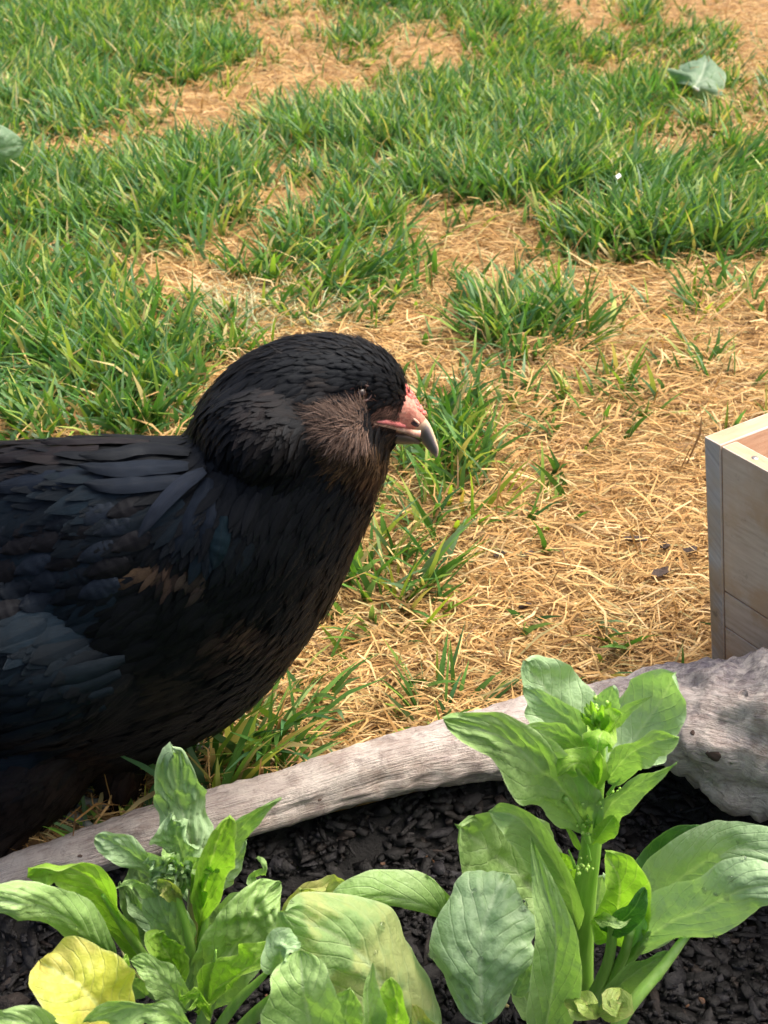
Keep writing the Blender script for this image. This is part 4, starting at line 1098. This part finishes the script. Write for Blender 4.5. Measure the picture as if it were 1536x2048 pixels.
def feathers(N):
    me = body_me
    nv_ = len(me.polygons)
    cen = np.empty(nv_ * 3); me.polygons.foreach_get('center', cen); cen = cen.reshape(-1, 3)
    nor = np.empty(nv_ * 3); me.polygons.foreach_get('normal', nor); nor = nor.reshape(-1, 3)
    px, py = project(cen)
    d2 = (px[:, None] - FLOW[None, :, 0]) ** 2 + (py[:, None] - FLOW[None, :, 1]) ** 2 + 900
    w = 1 / d2 ** 1.6; w /= w.sum(1, keepdims=True)
    dirx, diry, Ln, Wn = [(w * FLOW[None, :, k]).sum(1) for k in (2, 3, 4, 5)]
    ar = np.empty(nv_); me.polygons.foreach_get('area', ar)
    prob = ar / (Ln * Wn); 
    facing = (nor * (np.array(O) - cen)).sum(1)
    prob *= np.where(facing > -.01, 1, .35)
    prob *= np.where(px < -60, .25, 1)
    # bare skin of the face
    bare = ((px - 778) ** 2 / 44 ** 2 + (py - 838) ** 2 / 34 ** 2 < 1) | ((px - 722) ** 2 / 24 ** 2 + (py - 785) ** 2 / 17 ** 2 < 1)
    prob[bare & (facing > 0)] = 0
    prob /= prob.sum()
    idx = rng.choice(nv_, N, p=prob)
    # leading edge down: feathers nearer the tail start lower, sort not needed as geometry overlaps
    c = cen[idx] + rng.normal(0, .0008, (N, 3)); nn = nor[idx]
    vx, vy = dirx[idx] + rng.normal(0, .10, N), diry[idx] + rng.normal(0, .10, N)
    D = vx[:, None] * np.array(R) - vy[:, None] * np.array(U)
    D -= nn * (D * nn).sum(1, keepdims=True); D /= np.linalg.norm(D, axis=1, keepdims=True) + 1e-9
    S = np.cross(nn, D)
    L = Ln[idx] * rng.uniform(.75, 1.2, N) * np.where(px[idx] > 400, .8, 1); W = Wn[idx] * np.where(px[idx] > 400, .72, .9) * rng.uniform(.85, 1.15, N)
    lift = rng.uniform(.02, .07, N)
    nu = 5
    near = np.zeros(N, bool)
    for (bx, by) in ((310, 1140), (350, 1138), (395, 1152), (490, 1275), (545, 1290), (690, 920), (740, 960)):
        near |= (px[idx] - bx) ** 2 + (py[idx] - by) ** 2 < 62 ** 2
    L = L * np.where(near, .62, 1); W = W * np.where(near, .5, 1)
    V = np.zeros((N, nu * 3, 3)); UV = np.zeros((N, nu * 3, 2))
    col = np.tile(np.array([.0030, .0032, .0038]), (N, 1)) * rng.uniform(.7, 1.4, (N, 1))
    fx, fy = px[idx], py[idx]
    jx, jy = fx + rng.normal(0, 8, N), fy + rng.normal(0, 8, N)
    for (bx, by, br, bc) in BLOT:
        f = np.clip(1.25 - ((jx - bx) ** 2 + (jy - by) ** 2) / br ** 2, 0, 1)[:, None] * rng.uniform(.3, 1, (N, 1))
        col = col * (1 - f) + np.array(bc) * .6 * f
    for (bx, by, br) in TEAL:
        f = np.clip(1 - ((jx - bx) ** 2 + (jy - by) ** 2) / br ** 2, 0, 1)[:, None] * rng.uniform(.2, 1, (N, 1))
        col = col * (1 - f) + np.array([.006, .013, .020]) * f
    for i in range(nu):
        t = i / (nu - 1)
        ww = W * [.25, .9, 1.0, .72, .10][i] * .5
        h = .0006 + L * (lift * t - .16 * t * t * lift * 3)
        # follow the body's curve a little
        ctr = c + D * (L * (t - .25))[:, None] + nn * h[:, None]
        for j, s in enumerate((-1, 0, 1)):
            V[:, i * 3 + j] = ctr + S * (ww * s)[:, None] - nn * (abs(s) * ww * .22)[:, None]
            UV[:, i * 3 + j] = (t, (s + 1) / 2)
    C = np.repeat(col[:, None], nu * 3, 1).reshape(-1, 3)
    o = np.arange(N)[:, None] * nu * 3
    q = []
    for i in range(nu - 1):
        for j in (0, 1):
            a = i * 3 + j
            q.append(o + np.array([[a, a + 1, a + 4, a + 3]]))
    return np_mesh('plumage', V.reshape(-1, 3), [np.concatenate(q)], C, UV.reshape(-1, 2))
pl = link('plumage', feathers(24000), hen, M_feather); pl['kind'] = 'stuff'

# single large feathers of the back, cape and wing
def feather_obj(pts, wpx, col, lift=.0025, name='feather'):
    w3 = []
    for i, (x, y) in enumerate(pts):
        c, nrm = surf(x, y)
        if c is None: c, nrm = PY(x, y, YH), -ray(x, y).normalized()
        w3.append(c + nrm * (lift * (.6 + i / len(pts)) + .0016))
    d = (w3[1] - O).dot(F); W = wpx / FPX * d
    nu, nv = 16, 6
    mid = catmull(w3, nu); V = []; UV = []
    for i, c in enumerate(mid):
        t = i / (nu - 1); T = (mid[min(i + 1, nu - 1)] - mid[max(i - 1, 0)]).normalized()
        h = bvh.find_nearest(c); N = h[1]
        S = T.cross(N).normalized()
        pr = (math.sin(math.pi * min(1, t * .93 + .05) ** .8)) ** .55
        if t > .98: pr = .15
        for j in range(nv + 1):
            s = j / nv * 2 - 1
            V.append(tuple(c + S * (W / 2 * pr * s) - N * (s * s * W * .10) + N * (.0006 * noise.noise(c * 900 + S * s))))
            UV.append((t, (s + 1) / 2))
    n = nv + 1; k = (np.arange(nu - 1)[:, None] * n + np.arange(nv)[None]).ravel()
    me = np_mesh(name, V, [np.stack([k, k + 1, k + n + 1, k + n], 1)], np.tile(np.array(col), (len(V), 1)), UV)
    return link(name, me, hen, M_feather)
bl = (.0055, .008, .013); bk = (.004, .0045, .0055); br_ = (.008, .006, .006)
feather_obj([(415, 948), (370, 975), (320, 1020), (283, 1068)], 34, (.009, .012, .019), .005)
feather_obj([(420, 960), (400, 1010), (375, 1060), (345, 1110)], 40, bl, .0015)
feather_obj([(425, 980), (420, 1040), (400, 1090)], 38, bl, .001)
feather_obj([(445, 1030), (440, 1080), (425, 1130)], 40, (.004, .010, .014), .002)
feather_obj([(385, 915), (300, 912), (230, 925), (170, 930)], 42, bk, .004)
feather_obj([(380, 940), (300, 945), (230, 950), (165, 945)], 40, bl, .0035)
feather_obj([(375, 965), (300, 972), (230, 978), (175, 975)], 38, bl, .003)
feather_obj([(300, 895), (220, 895), (150, 900), (90, 905)], 36, br_, .003)
feather_obj([(200, 905), (120, 912), (50, 925), (-20, 935)], 44, br_, .003)
feather_obj([(210, 960), (120, 965), (50, 975), (-10, 985)], 44, bl, .003)
rr = random.Random(8)
for row, (y0, x0, n_) in enumerate([(1000, 300, 5), (1035, 275, 5), (1075, 300, 5), (1120, 265, 5), (1165, 240, 5)]):
    for k in range(n_):
        x = x0 - k * 62 + rr.uniform(-8, 8); y = y0 + k * 14 + rr.uniform(-6, 6)
        if x < -40: continue
        g_ = rr.uniform(.8, 1.5)
        cc = [(.004, .0055, .008), (.006, .0085, .013), (.0055, .005, .0055)][rr.randrange(3)]
        feather_obj([(x, y), (x - 40, y + 12), (x - 78, y + 28)], 42 + rr.uniform(-5, 6), tuple(c * g_ for c in cc), .0018)
# long wing quills low on the flank
for k in range(6):
    y = 1330 + k * 32
    feather_obj([(250 - k * 14, y - 20), (150 - k * 14, y + 12), (40 - k * 10, y + 36), (-70, y + 48)], 44, (.004, .007, .010), .003)

# wispy strands: cheek muff, beard, crown fringe
def strands(name, N, sampler, mat):
    V = []; C = []; UV = []
    seg = 4
    for _ in range(N):
        (x, y), (dx, dy), L, w, col, out = sampler()
        c, nrm = surf(x, y)
        if c is None: continue
        D = R * dx - U * dy; D = (D - nrm * D.dot(nrm)); 
        if D.length < 1e-4: continue
        D.normalize(); S = nrm.cross(D)
        bend = random.gauss(0, .25)
        for i in range(seg + 1):
            t = i / seg
            p = c + D * (L * t) + nrm * (out * L * t * (1 - .45 * t) + .0004) + S * (bend * L * t * t)
            ww = w * (1 - .85 * t) * .5
            V.append(tuple(p - S * ww)); V.append(tuple(p + S * ww)); C += [col, col]; UV += [(t, .2), (t, .8)]
    n = len(V) // (2 * (seg + 1)); o = np.arange(n)[:, None] * 2 * (seg + 1)
    q = np.concatenate([o + np.array([[2 * i, 2 * i + 1, 2 * i + 3, 2 * i + 2]]) for i in range(seg)])
    me = np_mesh(name, np.array(V), [q], np.array(C), np.array(UV))
    ob = link(name, me, hen, mat); ob['kind'] = 'stuff'
kf = NT('downy_feather'); kf.l(kf.vcol(), kf.b.inputs['Base Color']); kf.set(Roughness=.75); kf.b.inputs['Specular IOR Level'].default_value = .2
M_down = kf.m
def muff():
    t = random.random() ** .8; ang = random.uniform(-1.0, 1.0)
    # fans out from the corner of the beak towards the back and below
    base_a = math.radians(180 + 8 + ang * 52)     # image angle, left and slightly down
    r_ = 10 + 122 * t * (1 - .25 * abs(ang))
    x = 742 + math.cos(base_a) * r_ * 1.05; y = 838 - math.sin(base_a) * r_ * .85
    dx, dy = math.cos(base_a), -math.sin(base_a)
    pal = [(.17, .105, .075), (.24, .16, .125), (.10, .065, .05), (.30, .22, .18), (.06, .05, .048)]
    col = np.array(random.choices(pal, [3, 3, 3, 1.4, 1.0])[0]) * random.uniform(.5, 1.1)
    col = col * float(np.clip(1.05 - r_ / 125, .08, 1)) * 1.05
    if y < 826: y = 826 + random.uniform(0, 46); x += 6; col = col * .8
    return (x, y), (dx + random.gauss(0, .12), dy + random.gauss(0, .12)), random.uniform(.006, .013), random.uniform(.0003, .0007), tuple(col), random.uniform(.1, .5)
strands('cheek_muff', 4200, muff, M_down)
def beard():
    x = random.uniform(650, 785); y = 888 + random.uniform(-12, 40) - (x - 700) * .12
    col = np.array(random.choice([(.16, .09, .035), (.05, .032, .02), (.09, .055, .03), (.03, .02, .015)])) * random.uniform(.7, 1.2)
    return (x, y), (-.8 + random.gauss(0, .2), .7 + random.gauss(0, .2)), random.uniform(.006, .012), random.uniform(.0004, .0008), tuple(col), random.uniform(.1, .5)
strands('beard', 1100, beard, M_down)
def lore():
    x = random.uniform(745, 800); y = random.uniform(795, 848)
    col = np.array(random.choice([(.09, .05, .038), (.04, .025, .02), (.14, .075, .055)]))
    return (x, y), (-.9, random.gauss(0, .3)), random.uniform(.003, .006), random.uniform(.0003, .0006), tuple(col), random.uniform(.1, .4)
strands('face_bristles', 420, lore, M_down)
def chinf():
    x = random.uniform(740, 822); y = 862 + (822 - x) * .18 + random.uniform(-4, 14)
    col = np.array(random.choice([(.07, .042, .03), (.035, .022, .016), (.12, .075, .05)]))
    return (x, y), (-.95, .35 + random.gauss(0, .2)), random.uniform(.004, .008), random.uniform(.0003, .0007), tuple(col), random.uniform(.1, .35)
strands('chin_feathers', 700, chinf, M_down)
def crown():
    t = random.random(); x = 470 + t * 330
    y = np.interp(x, [470, 560, 630, 700, 750, 790, 805], [712, 680, 674, 680, 698, 725, 750]) + abs(random.gauss(0, 14)) + 3
    dx, dy = (-1, .35 - .5 * t)
    col = tuple(np.array((.004, .004, .0045)) * random.uniform(.6, 2.2))
    return (x, y), (dx + random.gauss(0, .15), dy + random.gauss(0, .15)), random.uniform(.006, .012), random.uniform(.0005, .0012), col, random.uniform(.08, .35)
strands('crown_feathers', 1500, crown, M_down)
def brow():
    x = random.uniform(790, 822); y = 735 + (x - 790) * 1.1 + random.uniform(-8, 14)
    return (x, y), (.55 + random.gauss(0, .2), .8), random.uniform(.005, .010), random.uniform(.0003, .0006), (.008, .007, .007), random.uniform(.2, .5)
strands_eye = None
strands('brow_feathers', 260, brow, M_down)
def fuzz():
    a = random.choice([((700, 1130), (775, 960)), ((560, 1345), (700, 1150)), ((380, 1470), (560, 1345)), ((385, 900), (400, 790)), ((230, 1535), (380, 1470)), ((30, 1680), (230, 1540))])
    t = random.random(); x = a[0][0] + (a[1][0] - a[0][0]) * t; y = a[0][1] + (a[1][1] - a[0][1]) * t
    x -= abs(random.gauss(0, 14)) if a[0][0] > 390 else -abs(random.gauss(0, 10)); y -= 3
    return (x, y), (-.6 + random.gauss(0, .2), .8), random.uniform(.006, .014), random.uniform(.0004, .0009), tuple(np.array((.008, .006, .005)) * random.uniform(.6, 2)), random.uniform(.1, .4)
strands('contour_down', 1800, fuzz, M_down)

# face: fleshy snout, comb, eye, beak
def mat_skin(name, a, b, scale=700, rough=.5):
    k = NT(name); v = k.coord(); n_ = k.noise(v, scale, 5)
    k.l(k.ramp(n_, [(.35, a), (.65, b)]), k.b.inputs['Base Color']); k.set(Roughness=rough)
    k.b.inputs['Subsurface Weight'].default_value = .2
    k.b.inputs['Subsurface Radius'].default_value = (1, .3, .2); k.b.inputs['Subsurface Scale'].default_value = .002
    k.bump(n_, .6, .0008)
    return k.m
M_comb = mat_skin('comb_skin', (.60, .07, .06), (.80, .26, .20), 900, .42)
M_face = mat_skin('face_skin', (.50, .17, .12), (.68, .32, .23), 600)
M_dface = mat_skin('dark_face_skin', (.025, .012, .010), (.07, .028, .022), 500, .6)
def lofted(name, rings, mat, m=24, dense=4, parent=None):
    V, q, caps = loft(rings, m, dense)
    return link(name, np_mesh(name, V, [q, caps]), parent or hen, mat)
YF = .517
face = lofted('face', [((735, 800), (735, 862), .010, YF), ((762, 790), (758, 868), .0125, YF), ((790, 778), (782, 872), .0115, YF), ((812, 784), (802, 872), .0100, YF), ((830, 800), (818, 868), .0085, YF), ((846, 826), (830, 864), .0066, YF), ((854, 842), (838, 862), .0045, YF)], M_face)
# comb: rows of little red knobs down the ridge
bm = bmesh.new(); rr = random.Random(3)
for k in range(120):
    t = rr.random(); x = np.interp(t, [0, .4, 1], [801, 823, 850]); y = np.interp(t, [0, .4, 1], [757, 784, 824])
    off = rr.uniform(-1, 1)
    c = PY(float(x) - abs(off) * 10 * (1 - t * .6) - 1, float(y) + 3 + abs(off) * 3, YF) + (ray(x, y).normalized()) * off * .0042
    ret = bmesh.ops.create_icosphere(bm, subdivisions=2, radius=.0015 * rr.uniform(.6, 1.3) * (1 - .35 * t))
    for v in ret['verts']: v.co = v.co * (1 + .2 * noise.noise(v.co * 900)) + c
me = bpy.data.meshes.new('comb'); bm.to_mesh(me); bm.free()
link('comb', me, hen, M_comb)
# eye and lids
def eyeball(px, py, r, depth_in, name, mat, sx=1, sy=1, sz=1):
    c, nrm = surf(px, py)
    bm = bmesh.new(); bmesh.ops.create_uvsphere(bm, u_segments=32, v_segments=20, radius=r)
    vd = (O - c).normalized()
    for v in bm.verts: v.co = c - vd * depth_in + R * v.co.x * sx + U * v.co.y * sy + vd * v.co.z * sz
    me = bpy.data.meshes.new(name); bm.to_mesh(me); bm.free()
    return link(name, me, hen, mat), c, vd
ke = NT('dark_eye'); ke.set(Base_Color=(.012, .006, .004, 1), Roughness=.2); ke.b.inputs['Coat Weight'].default_value = .08; ke.b.inputs['Specular IOR Level'].default_value = .3; ke.b.inputs['Coat Roughness'].default_value = .02
eyeball(719, 787, .0036, .0016, 'eye', ke.m)
M_eyeskin = mat_skin('eye_skin', (.16, .045, .04), (.34, .10, .085), 500, .6)
def lid(pts, r, mat, name='eyelid'):
    w3 = []
    for x, y in pts:
        c, nrm = surf(x, y); w3.append(c + nrm * .0012)
    link(name, tube_mesh(name, w3, [r * .3, r * .55, r * .55, r * .3], 10, 24, .1, .4), hen, mat)
lid([(697, 782), (705, 773), (718, 769), (734, 773), (741, 784)], .0009, M_dface)
lid([(697, 786), (706, 797), (720, 801), (734, 796), (741, 786)], .0011, M_dface)
for (x0, y0, x1, y1, rr_) in ((686, 771, 716, 763, .0010), (690, 776, 712, 769, .0009), (694, 780, 706, 775, .0007)):
    lid([(x0, y0), ((x0 + x1) / 2, (y0 + y1) / 2 - 1.5), (x1, y1)], rr_, M_eyeskin, 'eye_skin')
# beak
def mat_beak():
    k = NT('horn_beak'); v = k.coord(); tc = k.n('TexCoord'); sx = k.n('SeparateXYZ'); k.l(tc.outputs['UV'], sx.inputs[0])
    n_ = k.noise(v, 500, 5)
    # pale ridge and base, slate sides
    c = k.ramp(k.math('ADD', sx.outputs[1], k.math('MULTIPLY', k.math('SUBTRACT', n_, .5), .12)), [(.16, (.70, .52, .34)), (.30, (.20, .18, .18)), (.50, (.075, .07, .08)), (.80, (.20, .16, .12))])
    b = k.ramp(k.math('ADD', sx.outputs[0], k.math('MULTIPLY', k.math('SUBTRACT', n_, .5), .2)), [(.10, (1, 1, 1)), (.34, (0, 0, 0)), (.78, (0, 0, 0)), (1.0, (.6, .6, .6))])
    c = k.mix(b, c, (.60, .42, .28))
    k.l(c, k.b.inputs['Base Color']); k.set(Roughness=.32); k.bump(n_, .25, .0004)
    return k.m
def beak(name, rings, mat, m=28, dense=5):
    V, q, caps = loft(rings, m, dense)
    n = len(V) // m
    UV = [(i / (n - 1), min(j, m - j) / (m / 2)) for i in range(n) for j in range(m)]
    return link(name, np_mesh(name, V, [q, caps], uv=UV), hen, mat)
beak('upper_beak', [((848, 832), (820, 862), .0064, YF), ((854, 840), (830, 869), .0057, YF), ((859, 847), (840, 880), .0050, YF), ((866, 862), (849, 892), .0040, YF), ((872, 880), (858, 902), .0028, YF), ((877, 897), (868, 912), .0018, YF), ((876, 911), (872, 917), .0007, YF)], mat_beak())
kl = NT('lower_beak_horn'); kl.set(Base_Color=(.10, .07, .05, 1), Roughness=.45)
beak('lower_beak', [((770, 858), (764, 880), .0078, YF), ((795, 862), (788, 887), .0070, YF), ((815, 866), (808, 889), .0058, YF), ((832, 874), (826, 888), .0040, YF), ((842, 882), (838, 889), .0018, YF)], kl.m)
# gape: pale fleshy line from the corner of the mouth to the horn
def on_face(px, py, o=.0004):
    v3 = [v.co for v in face.data.vertices]
    b = on_face.b
    h = b.ray_cast(O, ray(px, py).normalized())
    c = h[0] if h[0] is not None else PY(px, py, YF - .008)
    h2 = bvh.ray_cast(O, ray(px, py).normalized())
    if h2[0] is not None and (h2[0] - O).length < (c - O).length: c = h2[0]
    return c + (O - c).normalized() * o
on_face.b = BVHTree.FromPolygons([v.co.copy() for v in face.data.vertices], [tuple(p.vertices) for p in face.data.polygons])
M_gape = mat_skin('gape_skin', (.55, .28, .20), (.72, .48, .34), 500, .4)
M_pink = mat_skin('pink_lip', (.42, .10, .10), (.58, .20, .18), 500, .4)
link('gape', tube_mesh('gape', [on_face(748, 848), on_face(770, 851), on_face(790, 855), on_face(808, 861), on_face(826, 866), on_face(840, 868)], [.0004, .0008, .0010, .0012, .0016, .0018], 10, 30, .0), hen, M_gape)
link('lip', tube_mesh('lip', [on_face(752, 843), on_face(772, 844), on_face(792, 848), on_face(810, 853)], [.0006, .0013, .0015, .0008], 10, 24, .0), hen, M_pink)
# nostril with its horny flap
def blob(name, px, py, rx, ry, rz, mat, ang=0, out=.0):
    c = on_face(px, py, out); bm = bmesh.new(); bmesh.ops.create_icosphere(bm, subdivisions=3, radius=1)
    vd = (O - c).normalized(); a = math.radians(ang); ax = R * math.cos(a) - U * math.sin(a); ay = R * math.sin(a) + U * math.cos(a)
    for v in bm.verts: v.co = c + ax * v.co.x * rx + ay * v.co.y * ry + vd * v.co.z * rz
    me = bpy.data.meshes.new(name); bm.to_mesh(me); bm.free(); return link(name, me, hen, mat)
blob('nostril', 829, 845, .0026, .0015, .0005, M_dface, 40, .0002)
blob('nostril_flap', 830, 840, .0028, .0006, .0005, M_gape, 40, .0004)

# legs and feet behind the log
M_leg = mat_skin('leg_scales', (.10, .11, .10), (.20, .21, .18), 400, .5)
for (x, yy, nm) in ((PZ(70, 1700, 0).x, .500, 0), (PZ(240, 1690, 0).x, .545, 1)):
    knee = Vector((x - .012, yy, .060)); an = Vector((x, yy, .006))
    lg = link('leg', tube_mesh('leg', [knee, knee.lerp(an, .5), an], [.008, .0048, .0055], 12, 20, .0, .1), hen, M_leg)
    for ang, ln in ((-28, .034), (0, .042), (28, .034), (180, .016)):
        a = math.radians(ang); e = an + Vector((math.cos(a) * ln, math.sin(a) * ln, -.003))
        link('toe', tube_mesh('toe', [an, an.lerp(e, .5) + Vector((0, 0, .002)), e], [.0045, .0036, .0016], 10, 14, .0, .2), lg, M_leg)
print('DONE', len(bpy.data.objects))
